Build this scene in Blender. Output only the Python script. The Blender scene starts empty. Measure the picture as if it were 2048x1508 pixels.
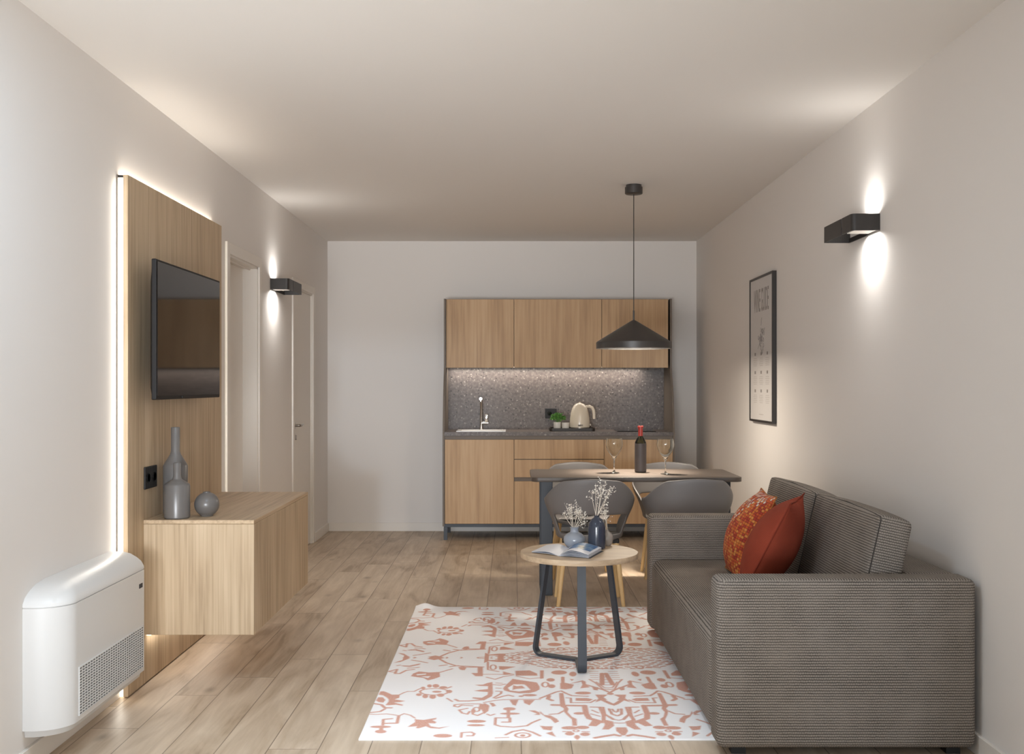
import bpy, bmesh, math, random
import numpy as np
from mathutils import Vector, Matrix, Euler
random.seed(7)
PI = math.pi
SC = bpy.context.scene
COL = SC.collection

# ------------------------------------------------------------ camera, world, light
F, HZ, CX, CH = 2140.0, 770.0, 1024.0, 1.31
cam_d = bpy.data.cameras.new('camera'); cam = bpy.data.objects.new('camera', cam_d); COL.objects.link(cam)
cam.location = (0, 0, CH); cam.rotation_euler = (PI/2, 0, 0)
cam_d.sensor_width = 36; cam_d.lens = F/2048*36; cam_d.shift_y = (HZ-754)/2048
cam_d.clip_start = .05
SC.camera = cam
SC.view_settings.view_transform = 'Standard'; SC.view_settings.look = 'None'
SC.view_settings.exposure = 0.17; SC.view_settings.gamma = 1; SC.view_settings.use_curve_mapping = False
SC.cycles.use_denoising = True
SC.cycles.max_bounces = 10; SC.cycles.diffuse_bounces = 9; SC.cycles.glossy_bounces = 4
SC.cycles.transmission_bounces = 8; SC.cycles.caustics_reflective = False; SC.cycles.caustics_refractive = False
SC.cycles.sample_clamp_indirect = 4
w = bpy.data.worlds.new('world'); SC.world = w; w.use_nodes = True
w.node_tree.nodes['Background'].inputs[0].default_value = (.75, .86, 1, 1)
w.node_tree.nodes['Background'].inputs[1].default_value = .8

def lamp(name, kind, loc, energy, color, rot=(0, 0, 0), parent=None, **kw):
    d = bpy.data.lights.new(name, kind); d.energy = energy; d.color = color
    for k, v in kw.items(): setattr(d, k, v)
    o = bpy.data.objects.new(name, d); COL.objects.link(o)
    o.location = loc; o.rotation_euler = rot
    if parent:
        o.parent = parent; o.matrix_parent_inverse = Matrix.Translation(parent.location).inverted()
    return o
WARM = (1.0, .80, .60); WARM2 = (1, .97, .93); NEUT = (1.0, .94, .86); COOL = (.72, .87, 1.0)
# daylight of the two windows behind the camera (room side of each opening), and low hazy sun through them
lamp('daylight', 'AREA', (-.75, -.70, 1.30), 3, COOL, (PI/2, 0, 0), shape='RECTANGLE', size=1.7, size_y=2.0)
lamp('daylight', 'AREA', (1.33, -.70, 1.30), 20, (.97, 1, .98), (PI/2, 0, 0), shape='RECTANGLE', size=.6, size_y=2.0)
# up-tilted fill lamps added by the wide window to brighten the ceiling
lamp('uptilted_fill', 'AREA', (-.75, -.72, .9), 24, (.95, .97, 1), (PI/2+math.radians(10), 0, 0), shape='RECTANGLE', size=1.6, size_y=1.0, spread=math.radians(60))
lamp('uptilted_fill', 'AREA', (-.75, -.72, 1.0), 9, (.97, 1, 1), (PI/2+math.radians(24), 0, 0), shape='RECTANGLE', size=1.6, size_y=1.2, spread=math.radians(70))
lamp('sun', 'SUN', (0, -3, 3), .25, (.70, .84, 1.0), Euler((math.radians(90-3), 0, math.radians(1))), angle=math.radians(2.0))

# ------------------------------------------------------------ materials
def lin(r, g, b):
    f = lambda c: (c/255/12.92) if c/255 <= .04045 else ((c/255+.055)/1.055)**2.4
    return (f(r), f(g), f(b), 1)
def newmat(name):
    m = bpy.data.materials.new(name); m.use_nodes = True
    return m, m.node_tree, m.node_tree.nodes['Principled BSDF']
def plain(name, rgb, rough=.5, metal=0, spec=.5, bump=0, bscale=200, **kw):
    m, nt, b = newmat(name)
    b.inputs['Base Color'].default_value = lin(*rgb); b.inputs['Roughness'].default_value = rough
    b.inputs['Metallic'].default_value = metal; b.inputs['Specular IOR Level'].default_value = spec
    for k, v in kw.items(): b.inputs[k].default_value = v
    if bump:
        n = nt.nodes.new('ShaderNodeTexNoise'); n.inputs['Scale'].default_value = bscale; n.inputs['Detail'].default_value = 3
        tc = nt.nodes.new('ShaderNodeTexCoord'); nt.links.new(tc.outputs['Object'], n.inputs['Vector'])
        bp = nt.nodes.new('ShaderNodeBump'); bp.inputs['Strength'].default_value = bump; bp.inputs['Distance'].default_value = .002
        nt.links.new(n.outputs[0], bp.inputs['Height']); nt.links.new(bp.outputs[0], b.inputs['Normal'])
    return m
def emit(name, rgb, s):
    m, nt, b = newmat(name)
    b.inputs['Base Color'].default_value = lin(*rgb); b.inputs['Emission Color'].default_value = lin(*rgb)
    b.inputs['Emission Strength'].default_value = s
    return m
def ramp(nt, stops, interp='LINEAR'):
    r = nt.nodes.new('ShaderNodeValToRGB'); r.color_ramp.interpolation = interp
    e = r.color_ramp.elements
    while len(e) < len(stops): e.new(.5)
    for k, (p, c) in enumerate(stops): e[k].position = p; e[k].color = lin(*c)
    return r
def mth(nt, op, a=None, b=None, c=None):
    n = nt.nodes.new('ShaderNodeMath'); n.operation = op
    for i, v in enumerate((a, b, c)):
        if v is None: continue
        if isinstance(v, (int, float)): n.inputs[i].default_value = v
        else: nt.links.new(v, n.inputs[i])
    return n.outputs[0]
def mixc(nt, mode, fac, a, b):
    n = nt.nodes.new('ShaderNodeMix'); n.data_type = 'RGBA'; n.blend_type = mode
    for sock, v in ((n.inputs[0], fac), (n.inputs[6], a), (n.inputs[7], b)):
        if isinstance(v, (int, float, tuple)): sock.default_value = v
        else: nt.links.new(v, sock)
    return n.outputs[2]
def wood(name, dark, mid, light, axis='z', fine=60, broad=7, stretch=.035, rough=.5, streak=.35):
    m, nt, b = newmat(name)
    tc = nt.nodes.new('ShaderNodeTexCoord')
    def nz(scale, st, detail, dist=0):
        mp = nt.nodes.new('ShaderNodeMapping'); s = [scale]*3; s['xyz'.index(axis)] = scale*st
        mp.inputs['Scale'].default_value = s; nt.links.new(tc.outputs['Object'], mp.inputs[0])
        n = nt.nodes.new('ShaderNodeTexNoise'); n.inputs['Scale'].default_value = 1; n.inputs['Detail'].default_value = detail
        n.inputs['Distortion'].default_value = dist
        nt.links.new(mp.outputs[0], n.inputs['Vector']); return n.outputs[0]
    a = nz(broad, .12, 4, .6); c = nz(fine, stretch, 3)
    v = mth(nt, 'ADD', mth(nt, 'MULTIPLY', a, 1-streak), mth(nt, 'MULTIPLY', c, streak))
    r = ramp(nt, [(.36, dark), (.5, mid), (.64, light)])
    nt.links.new(v, r.inputs[0]); nt.links.new(r.outputs[0], b.inputs['Base Color'])
    b.inputs['Roughness'].default_value = rough; b.inputs['Specular IOR Level'].default_value = .3
    return m

M = {}
M['wall'] = plain('wall_paint', (227, 223, 219), .9, spec=.1, bump=.05, bscale=500)
M['ceil'] = plain('ceiling_paint', (227, 223, 218), .95, spec=.05)
M['trim'] = plain('trim_paint', (228, 223, 216), .5, spec=.3)
M['white_plastic'] = plain('white_plastic', (214, 214, 213), .35)
M['white_plastic2'] = plain('pale_plastic', (205, 205, 204), .4)
M['dark_gap'] = plain('dark_cavity', (70, 68, 68), .9)
M['black_metal'] = plain('black_powder_coat', (46, 42, 40), .45)
M['table_leg'] = plain('anthracite_steel', (62, 68, 76), .5)
M['bronze'] = plain('dark_bronze_laminate', (112, 101, 90), .55)
M['black_gloss'] = plain('black_glass', (8, 8, 8), .06)
M['screen'] = plain('tv_screen', (22, 18, 16), .05, spec=.4)
M['tv_plastic'] = plain('tv_plastic', (26, 24, 24), .5, spec=.25)
M['chrome'] = plain('chrome', (225, 222, 218), .12, metal=1)
M['steel'] = plain('brushed_steel', (175, 168, 160), .28, metal=1)
M['sink'] = plain('white_enamel', (240, 236, 228), .25)
M['vase_grey'] = plain('grey_glaze', (106, 103, 101), .28)
M['vase_blue'] = plain('pale_blue_glaze', (146, 152, 162), .14)
M['vase_navy'] = plain('navy_glaze', (58, 64, 78), .16)
M['vase_stone'] = plain('stone_glaze', (150, 144, 138), .35)
M['flower'] = plain('dried_blossom', (236, 232, 224), .8)
M['stem'] = plain('dried_stem', (226, 217, 203), .8)
M['kettle'] = plain('cream_enamel', (230, 217, 196), .22)
M['pot'] = plain('white_ceramic', (230, 225, 215), .35)
M['leaf'] = plain('green_leaf', (96, 150, 66), .5)
M['tray'] = plain('dark_tray', (52, 45, 40), .5)
M['tabletop'] = plain('dark_tabletop', (80, 71, 64), .42, bump=.04)
M['chair'] = plain('grey_polypropylene', (114, 111, 110), .5)
M['bottle_label'] = plain('dark_bottle_sleeve', (82, 74, 72), .55)
M['cap'] = plain('red_capsule', (170, 52, 44), .4)
M['paper'] = plain('paper', (226, 230, 238), .5)
M['poster'] = plain('poster_paper', (205, 202, 200), .6)
M['ink'] = plain('grey_ink', (140, 134, 131), .7)
M['ink2'] = plain('pale_ink', (176, 171, 168), .7)
M['canopy'] = plain('pendant_black', (58, 54, 52), .38)
M['lens'] = emit('lamp_lens', (255, 240, 220), 1.0)
M['lens_soft'] = emit('sconce_lens', (205, 200, 192), .25)
M['led'] = emit('led_diffuser', (255, 246, 226), 3.2)
M['black'] = plain('matt_black', (24, 23, 23), .6)
M['oak'] = wood('light_oak_laminate', (170, 139, 106), (188, 156, 120), (197, 166, 131), 'z', streak=.45)
M['oak2'] = wood('wall_panel_oak', (164, 142, 115), (188, 166, 137), (202, 181, 153), 'z', fine=90, broad=9, streak=.55, stretch=.02)
M['oak2y'] = wood('console_top_oak', (168, 146, 119), (192, 168, 138), (204, 182, 153), 'y', fine=90, broad=9, streak=.55, stretch=.02)
M['oak2x'] = wood('table_oak', (176, 154, 128), (200, 178, 150), (214, 195, 168), 'x', fine=60, broad=10, rough=.4)
M['beech'] = wood('beech_leg', (200, 165, 112), (216, 182, 130), (226, 196, 146), 'z', fine=60, broad=9, rough=.45)

def glassmat(name, rgb, rough=0.0, ior=1.45):
    m, nt, b = newmat(name); nt.nodes.remove(b)
    g = nt.nodes.new('ShaderNodeBsdfGlass'); g.inputs['Color'].default_value = lin(*rgb)
    g.inputs['Roughness'].default_value = rough; g.inputs['IOR'].default_value = ior
    nt.links.new(g.outputs[0], nt.nodes['Material Output'].inputs[0]); return m
M['glass'] = glassmat('clear_glass', (252, 252, 250))
def thinglass(name, rgb):
    m, nt, b = newmat(name); nt.nodes.remove(b)
    t = nt.nodes.new('ShaderNodeBsdfTransparent'); t.inputs[0].default_value = lin(*rgb)
    g = nt.nodes.new('ShaderNodeBsdfGlossy'); g.inputs['Roughness'].default_value = .05
    mx = nt.nodes.new('ShaderNodeMixShader'); fr_ = nt.nodes.new('ShaderNodeLayerWeight'); fr_.inputs[0].default_value = .35
    nt.links.new(fr_.outputs['Fresnel'], mx.inputs[0]); nt.links.new(t.outputs[0], mx.inputs[1]); nt.links.new(g.outputs[0], mx.inputs[2])
    nt.links.new(mx.outputs[0], nt.nodes['Material Output'].inputs[0]); return m
M['bottle_glass'] = thinglass('bottle_glass', (206, 208, 190))

def terrazzo():
    m, nt, b = newmat('speckled_stone')
    tc = nt.nodes.new('ShaderNodeTexCoord')
    base = nt.nodes.new('ShaderNodeTexNoise'); base.inputs['Scale'].default_value = 45; base.inputs['Detail'].default_value = 5
    nt.links.new(tc.outputs['Object'], base.inputs['Vector'])
    r = ramp(nt, [(.3, (80, 70, 65)), (.5, (94, 84, 78)), (.7, (112, 101, 94))]); nt.links.new(base.outputs[0], r.inputs[0])
    col = r.outputs[0]
    for sc, th, cc, rr in ((34, .20, (140, 130, 122), .78), (64, .23, (122, 112, 105), .62), (45, .22, (62, 54, 50), .70), (85, .25, (70, 62, 58), .6)):
        v = nt.nodes.new('ShaderNodeTexVoronoi'); v.inputs['Scale'].default_value = sc
        mp = nt.nodes.new('ShaderNodeMapping'); mp.inputs['Location'].default_value = (sc*.13, sc*.07, sc*.31)
        nt.links.new(tc.outputs['Object'], mp.inputs[0]); nt.links.new(mp.outputs[0], v.inputs['Vector'])
        sep = nt.nodes.new('ShaderNodeSeparateColor'); nt.links.new(v.outputs['Color'], sep.inputs[0])
        thv = mth(nt, 'MULTIPLY', sep.outputs[1], th*1.6)
        near = mth(nt, 'LESS_THAN', v.outputs['Distance'], thv)
        pick = mth(nt, 'GREATER_THAN', sep.outputs[0], rr)
        col = mixc(nt, 'MIX', mth(nt, 'MULTIPLY', near, pick), col, lin(*cc))
    nt.links.new(col, b.inputs['Base Color']); b.inputs['Roughness'].default_value = .45
    return m
M['terrazzo'] = terrazzo()

def floor_mat():
    m, nt, b = newmat('oak_plank_floor')
    tc = nt.nodes.new('ShaderNodeTexCoord'); sx = nt.nodes.new('ShaderNodeSeparateXYZ')
    nt.links.new(tc.outputs['Object'], sx.inputs[0]); X, Y = sx.outputs[0], sx.outputs[1]
    xr = mth(nt, 'DIVIDE', mth(nt, 'ADD', X, .533+18.2), .1822)
    row = mth(nt, 'FLOOR', xr); fx = mth(nt, 'FRACT', xr)
    wn = nt.nodes.new('ShaderNodeTexWhiteNoise'); wn.noise_dimensions = '1D'; nt.links.new(row, wn.inputs['W'])
    yr = mth(nt, 'ADD', mth(nt, 'DIVIDE', Y, 1.35), mth(nt, 'MULTIPLY', wn.outputs[0], 7.3))
    cl = mth(nt, 'FLOOR', yr); fy = mth(nt, 'FRACT', yr)
    cmb = nt.nodes.new('ShaderNodeCombineXYZ'); nt.links.new(row, cmb.inputs[0]); nt.links.new(cl, cmb.inputs[1])
    wn2 = nt.nodes.new('ShaderNodeTexWhiteNoise'); wn2.noise_dimensions = '2D'; nt.links.new(cmb.outputs[0], wn2.inputs['Vector'])
    # grain offset per plank
    off = nt.nodes.new('ShaderNodeCombineXYZ')
    nt.links.new(mth(nt, 'ADD', mth(nt, 'MULTIPLY', X, 9), mth(nt, 'MULTIPLY', wn2.outputs[0], 37)), off.inputs[0])
    nt.links.new(mth(nt, 'ADD', mth(nt, 'MULTIPLY', Y, 1.6), mth(nt, 'MULTIPLY', wn2.outputs[0], 91)), off.inputs[1])
    n1 = nt.nodes.new('ShaderNodeTexNoise'); n1.inputs['Scale'].default_value = 1; n1.inputs['Detail'].default_value = 5; n1.inputs['Distortion'].default_value = 1.2
    nt.links.new(off.outputs[0], n1.inputs['Vector'])
    off2 = nt.nodes.new('ShaderNodeCombineXYZ')
    nt.links.new(mth(nt, 'ADD', mth(nt, 'MULTIPLY', X, 70), mth(nt, 'MULTIPLY', wn2.outputs[0], 37)), off2.inputs[0])
    nt.links.new(mth(nt, 'MULTIPLY', Y, 4), off2.inputs[1])
    n2 = nt.nodes.new('ShaderNodeTexNoise'); n2.inputs['Scale'].default_value = 1; n2.inputs['Detail'].default_value = 3
    nt.links.new(off2.outputs[0], n2.inputs['Vector'])
    v = mth(nt, 'ADD', mth(nt, 'ADD', mth(nt, 'MULTIPLY', n1.outputs[0], .68), mth(nt, 'MULTIPLY', n2.outputs[0], .22)), mth(nt, 'MULTIPLY', wn2.outputs[0], .12))
    r = ramp(nt, [(.34, (158, 138, 116)), (.44, (182, 163, 141)), (.56, (195, 177, 156)), (.7, (208, 191, 170))]); nt.links.new(v, r.inputs[0])
    col = r.outputs[0]
    # knots
    kn = nt.nodes.new('ShaderNodeTexVoronoi'); kn.inputs['Scale'].default_value = 1
    ko = nt.nodes.new('ShaderNodeCombineXYZ'); nt.links.new(mth(nt, 'MULTIPLY', X, 5.5), ko.inputs[0]); nt.links.new(mth(nt, 'MULTIPLY', Y, 3.1), ko.inputs[1])
    nt.links.new(ko.outputs[0], kn.inputs['Vector'])
    ks = nt.nodes.new('ShaderNodeSeparateColor'); nt.links.new(kn.outputs['Color'], ks.inputs[0])
    k = mth(nt, 'MULTIPLY', mth(nt, 'GREATER_THAN', ks.outputs[0], .55), mth(nt, 'SUBTRACT', 1, mth(nt, 'SMOOTH_MIN', mth(nt, 'MULTIPLY', kn.outputs['Distance'], 5.5), 1, .3)))
    k = mth(nt, 'MAXIMUM', k, 0)
    col = mixc(nt, 'MIX', mth(nt, 'MULTIPLY', k, .55), col, lin(92, 74, 58))
    gx = mth(nt, 'LESS_THAN', mth(nt, 'MINIMUM', fx, mth(nt, 'SUBTRACT', 1, fx)), .011)
    gy = mth(nt, 'LESS_THAN', mth(nt, 'MINIMUM', fy, mth(nt, 'SUBTRACT', 1, fy)), .0014)
    g = mth(nt, 'MAXIMUM', gx, gy)
    col = mixc(nt, 'MIX', mth(nt, 'MULTIPLY', g, .65), col, lin(84, 68, 54))
    nt.links.new(col, b.inputs['Base Color']); b.inputs['Roughness'].default_value = .42; b.inputs['Specular IOR Level'].default_value = .35
    bp = nt.nodes.new('ShaderNodeBump'); bp.inputs['Strength'].default_value = .25; bp.inputs['Distance'].default_value = .002
    nt.links.new(mth(nt, 'SUBTRACT', mth(nt, 'MULTIPLY', n2.outputs[0], .3), g), bp.inputs['Height']); nt.links.new(bp.outputs[0], b.inputs['Normal'])
    return m
M['floor'] = floor_mat()

def fabric(name, dark, light, pu=.0085, pv=.0095, amp=1.0, rowline=.75):
    """woven rows: UV in metres, rows stacked along V"""
    m, nt, b = newmat(name)
    uv = nt.nodes.new('ShaderNodeTexCoord'); sx = nt.nodes.new('ShaderNodeSeparateXYZ'); nt.links.new(uv.outputs['UV'], sx.inputs[0])
    nz = nt.nodes.new('ShaderNodeTexNoise'); nz.inputs['Scale'].default_value = 60; nt.links.new(uv.outputs['UV'], nz.inputs['Vector'])
    wob = mth(nt, 'MULTIPLY', mth(nt, 'SUBTRACT', nz.outputs[0], .5), .9)
    u = mth(nt, 'ADD', mth(nt, 'DIVIDE', sx.outputs[0], pu), wob); v = mth(nt, 'ADD', mth(nt, 'DIVIDE', sx.outputs[1], pv), mth(nt, 'MULTIPLY', wob, .4))
    row = mth(nt, 'FLOOR', v)
    sh = mth(nt, 'MULTIPLY', mth(nt, 'MODULO', row, 2), .5)
    su = mth(nt, 'ABSOLUTE', mth(nt, 'SINE', mth(nt, 'MULTIPLY', mth(nt, 'ADD', u, sh), PI)))
    sv = mth(nt, 'ABSOLUTE', mth(nt, 'SINE', mth(nt, 'MULTIPLY', v, PI)))
    h = mth(nt, 'MULTIPLY', mth(nt, 'POWER', sv, .7), mth(nt, 'ADD', 1-.55*rowline, mth(nt, 'MULTIPLY', su, .55*rowline)))
    big = nt.nodes.new('ShaderNodeTexNoise'); big.inputs['Scale'].default_value = 9; big.inputs['Detail'].default_value = 4; nt.links.new(uv.outputs['UV'], big.inputs['Vector'])
    vv = mth(nt, 'ADD', mth(nt, 'MULTIPLY', h, .8*amp), mth(nt, 'MULTIPLY', big.outputs[0], .3))
    r = ramp(nt, [(.18, dark), (.8, light)]); nt.links.new(vv, r.inputs[0]); nt.links.new(r.outputs[0], b.inputs['Base Color'])
    b.inputs['Roughness'].default_value = .95; b.inputs['Specular IOR Level'].default_value = .1
    bp = nt.nodes.new('ShaderNodeBump'); bp.inputs['Strength'].default_value = .5; bp.inputs['Distance'].default_value = .002
    nt.links.new(h, bp.inputs['Height']); nt.links.new(bp.outputs[0], b.inputs['Normal'])
    return m
M['sofa'] = fabric('grey_brown_weave', (34, 31, 29), (142, 134, 126))
M['sofa_piping'] = plain('sofa_piping', (62, 57, 54), .9)
M['rust'] = fabric('rust_cloth', (120, 52, 38), (176, 84, 62), .003, .003, .5)

def tweed():
    m, nt, b = newmat('orange_tweed')
    uv = nt.nodes.new('ShaderNodeTexCoord'); sx = nt.nodes.new('ShaderNodeSeparateXYZ'); nt.links.new(uv.outputs['UV'], sx.inputs[0])
    u = mth(nt, 'DIVIDE', sx.outputs[0], .0135); v = mth(nt, 'DIVIDE', sx.outputs[1], .0125)
    fu, fv = mth(nt, 'FLOOR', u), mth(nt, 'FLOOR', v)
    c = nt.nodes.new('ShaderNodeCombineXYZ'); nt.links.new(fu, c.inputs[0]); nt.links.new(fv, c.inputs[1])
    wn = nt.nodes.new('ShaderNodeTexWhiteNoise'); wn.noise_dimensions = '2D'; nt.links.new(c.outputs[0], wn.inputs['Vector'])
    par = mth(nt, 'MODULO', mth(nt, 'ADD', fu, fv), 2)
    r1 = ramp(nt, [(0, (204, 112, 48)), (.3, (196, 84, 44)), (.55, (168, 58, 40)), (.8, (214, 138, 70))], 'CONSTANT')
    r2 = ramp(nt, [(0, (222, 208, 196)), (.42, (208, 92, 38)), (.7, (150, 44, 30)), (.85, (196, 150, 130))], 'CONSTANT')
    nt.links.new(wn.outputs[0], r1.inputs[0]); nt.links.new(wn.outputs[0], r2.inputs[0])
    col = mixc(nt, 'MIX', par, r1.outputs[0], r2.outputs[0])
    h = mth(nt, 'MULTIPLY', mth(nt, 'ABSOLUTE', mth(nt, 'SINE', mth(nt, 'MULTIPLY', u, PI))), mth(nt, 'ABSOLUTE', mth(nt, 'SINE', mth(nt, 'MULTIPLY', v, PI))))
    sh = nt.nodes.new('ShaderNodeMapRange'); nt.links.new(h, sh.inputs[0]); sh.inputs[3].default_value = .55; sh.inputs[4].default_value = 1.05
    cc = nt.nodes.new('ShaderNodeCombineColor')
    for i in range(3): nt.links.new(sh.outputs[0], cc.inputs[i])
    col = mixc(nt, 'MULTIPLY', 1.0, col, cc.outputs[0])
    nt.links.new(col, b.inputs['Base Color']); b.inputs['Roughness'].default_value = .9
    bp = nt.nodes.new('ShaderNodeBump'); bp.inputs['Strength'].default_value = .6; bp.inputs['Distance'].default_value = .003
    nt.links.new(h, bp.inputs['Height']); nt.links.new(bp.outputs[0], b.inputs['Normal'])
    return m
M['tweed'] = tweed()

def rug_mat():
    m, nt, b = newmat('woven_rug')
    at = nt.nodes.new('ShaderNodeAttribute'); at.attribute_name = 'pattern'
    tc = nt.nodes.new('ShaderNodeTexCoord')
    n = nt.nodes.new('ShaderNodeTexNoise'); n.inputs['Scale'].default_value = 260; n.inputs['Detail'].default_value = 2
    nt.links.new(tc.outputs['Object'], n.inputs['Vector'])
    f = mth(nt, 'MULTIPLY', at.outputs['Fac'], mth(nt, 'ADD', .62, mth(nt, 'MULTIPLY', n.outputs[0], .6)))
    f = mth(nt, 'MINIMUM', f, 1)
    col = mixc(nt, 'MIX', f, lin(250, 249, 250), lin(214, 160, 141))
    nt.links.new(col, b.inputs['Base Color']); b.inputs['Roughness'].default_value = 1; b.inputs['Specular IOR Level'].default_value = .05
    bp = nt.nodes.new('ShaderNodeBump'); bp.inputs['Strength'].default_value = .3; bp.inputs['Distance'].default_value = .002
    nt.links.new(n.outputs[0], bp.inputs['Height']); nt.links.new(bp.outputs[0], b.inputs['Normal'])
    return m
M['rug'] = rug_mat()

def page_mat():
    m, nt, b = newmat('printed_photo')
    tc = nt.nodes.new('ShaderNodeTexCoord')
    n = nt.nodes.new('ShaderNodeTexNoise'); n.inputs['Scale'].default_value = 14; n.inputs['Detail'].default_value = 3
    nt.links.new(tc.outputs['Object'], n.inputs['Vector'])
    r = ramp(nt, [(.35, (44, 84, 140)), (.5, (92, 132, 178)), (.6, (150, 176, 200)), (.7, (214, 206, 182))]); nt.links.new(n.outputs[0], r.inputs[0])
    nt.links.new(r.outputs[0], b.inputs['Base Color']); b.inputs['Roughness'].default_value = .4
    return m
M['photo'] = page_mat()

# ------------------------------------------------------------ mesh helpers
class MB:
    def __init__(s): s.bm = bmesh.new()
    def _merge(s, t, mat=None):
        if mat is not None: bmesh.ops.transform(t, matrix=mat, verts=t.verts)
        me = bpy.data.meshes.new('t'); t.to_mesh(me); s.bm.from_mesh(me); bpy.data.meshes.remove(me); t.free()
        return s
    def box(s, x0, x1, y0, y1, z0, z1, bev=0, seg=2, mat=None):
        t = bmesh.new(); bmesh.ops.create_cube(t, size=1)
        for v in t.verts:
            v.co = ((x0+x1)/2+v.co.x*(x1-x0), (y0+y1)/2+v.co.y*(y1-y0), (z0+z1)/2+v.co.z*(z1-z0))
        if bev: bmesh.ops.bevel(t, geom=list(t.edges), offset=bev, segments=seg, profile=.5, affect='EDGES')
        return s._merge(t, mat)
    def cyl(s, p0, p1, r0, r1=None, seg=24, mat=None):
        return s.tube([p0, p1], [r0, r0 if r1 is None else r1], seg, mat)
    def tube(s, pts, rad, seg=12, mat=None, flat=None):
        """tube along pts; flat=(w,h,up) makes a rectangular bar"""
        t = bmesh.new(); pts = [Vector(p) for p in pts]; n = len(pts)
        if isinstance(rad, (int, float)): rad = [rad]*n
        rings = []; ref = None
        for i, p in enumerate(pts):
            d = (pts[min(i+1, n-1)]-pts[max(i-1, 0)]).normalized()
            if ref is None:
                ref = Vector((0, 0, 1)) if abs(d.z) < .9 else Vector((1, 0, 0))
            if flat: a = Vector(flat[2]).normalized()
            else:
                a = (ref-d*ref.dot(d)).normalized(); ref = a
            b_ = d.cross(a).normalized()
            if flat:
                hw, hh = flat[0]/2, flat[1]/2
                rings.append([t.verts.new(p+a*sx*hw+b_*sy*hh) for sx, sy in ((-1, -1), (1, -1), (1, 1), (-1, 1))])
            else:
                rings.append([t.verts.new(p+(a*math.cos(2*PI*k/seg)+b_*math.sin(2*PI*k/seg))*rad[i]) for k in range(seg)])
        m_ = len(rings[0])
        for i in range(n-1):
            for k in range(m_):
                t.faces.new((rings[i][k], rings[i][(k+1) % m_], rings[i+1][(k+1) % m_], rings[i+1][k]))
        t.faces.new(rings[0][::-1]); t.faces.new(rings[-1])
        bmesh.ops.recalc_face_normals(t, faces=t.faces)
        return s._merge(t, mat)
    def lathe(s, prof, c=(0, 0, 0), seg=40, close=False, mat=None):
        t = bmesh.new(); rings = []
        for r, z in prof:
            if r < 1e-6: rings.append([t.verts.new((c[0], c[1], c[2]+z))])
            else: rings.append([t.verts.new((c[0]+r*math.cos(2*PI*k/seg), c[1]+r*math.sin(2*PI*k/seg), c[2]+z)) for k in range(seg)])
        L = len(rings)
        for i in range(L if close else L-1):
            a, b_ = rings[i], rings[(i+1) % L]
            if len(a) == 1 and len(b_) == 1: continue
            for k in range(seg):
                k2 = (k+1) % seg
                if len(a) == 1: t.faces.new((a[0], b_[k], b_[k2]))
                elif len(b_) == 1: t.faces.new((a[k], b_[0], a[k2]))
                else: t.faces.new((a[k], a[k2], b_[k2], b_[k]))
        bmesh.ops.recalc_face_normals(t, faces=t.faces)
        return s._merge(t, mat)
    def prism(s, poly, a0, a1, axis='z', bev=0, mat=None):
        t = bmesh.new()
        def P(u, v, w_): return {'z': (u, v, w_), 'y': (u, w_, v), 'x': (w_, u, v)}[axis]
        lo = [t.verts.new(P(u, v, a0)) for u, v in poly]; hi = [t.verts.new(P(u, v, a1)) for u, v in poly]
        t.faces.new(lo[::-1]); t.faces.new(hi); n = len(poly)
        for k in range(n): t.faces.new((lo[k], lo[(k+1) % n], hi[(k+1) % n], hi[k]))
        bmesh.ops.recalc_face_normals(t, faces=t.faces)
        if bev: bmesh.ops.bevel(t, geom=list(t.edges), offset=bev, segments=2, profile=.5, affect='EDGES')
        return s._merge(t, mat)
    def loft(s, rings, mat=None):
        t = bmesh.new(); R = [[t.verts.new(p) for p in r] for r in rings]; n = len(R[0])
        for i in range(len(R)-1):
            for k in range(n): t.faces.new((R[i][k], R[i][(k+1) % n], R[i+1][(k+1) % n], R[i+1][k]))
        t.faces.new(R[0][::-1]); t.faces.new(R[-1]); bmesh.ops.recalc_face_normals(t, faces=t.faces)
        return s._merge(t, mat)
    def sphere(s, c, r, sub=1, scale=(1, 1, 1)):
        t = bmesh.new(); bmesh.ops.create_icosphere(t, subdivisions=sub, radius=r)
        for v in t.verts: v.co = Vector((c[0]+v.co.x*scale[0], c[1]+v.co.y*scale[1], c[2]+v.co.z*scale[2]))
        return s._merge(t)
    def build(s, name, mat, parent=None, smooth=False, uv=False, angle=40):
        me = bpy.data.meshes.new(name)
        if uv:
            lay = s.bm.loops.layers.uv.new('UVMap'); s.bm.normal_update()
            for f in s.bm.faces:
                n = f.normal; ax = max(range(3), key=lambda i: abs(n[i]))
                for l in f.loops:
                    c = l.vert.co
                    l[lay].uv = ((c.y, c.z), (c.x, c.z), (c.y, c.x))[ax]
        s.bm.to_mesh(me); s.bm.free()
        me.materials.append(mat)
        if smooth:
            me.polygons.foreach_set('use_smooth', [True]*len(me.polygons))
            me.set_sharp_from_angle(angle=math.radians(angle))
        o = bpy.data.objects.new(name, me); COL.objects.link(o)
        if parent:
            o.parent = parent
            if parent.type == 'EMPTY': o.matrix_parent_inverse = Matrix.Translation(parent.location).inverted()
        return o
def prop(o, label, cat, group=None, kind=None):
    if label: o['label'] = label
    if cat: o['category'] = cat
    if group: o['group'] = group
    if kind: o['kind'] = kind
    return o
def thing(name, loc, label, cat, group=None):
    o = bpy.data.objects.new(name, None); COL.objects.link(o); o.location = loc; o.empty_display_size = .1
    return prop(o, label, cat, group)
def struct(o): o['kind'] = 'structure'; return o
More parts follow.
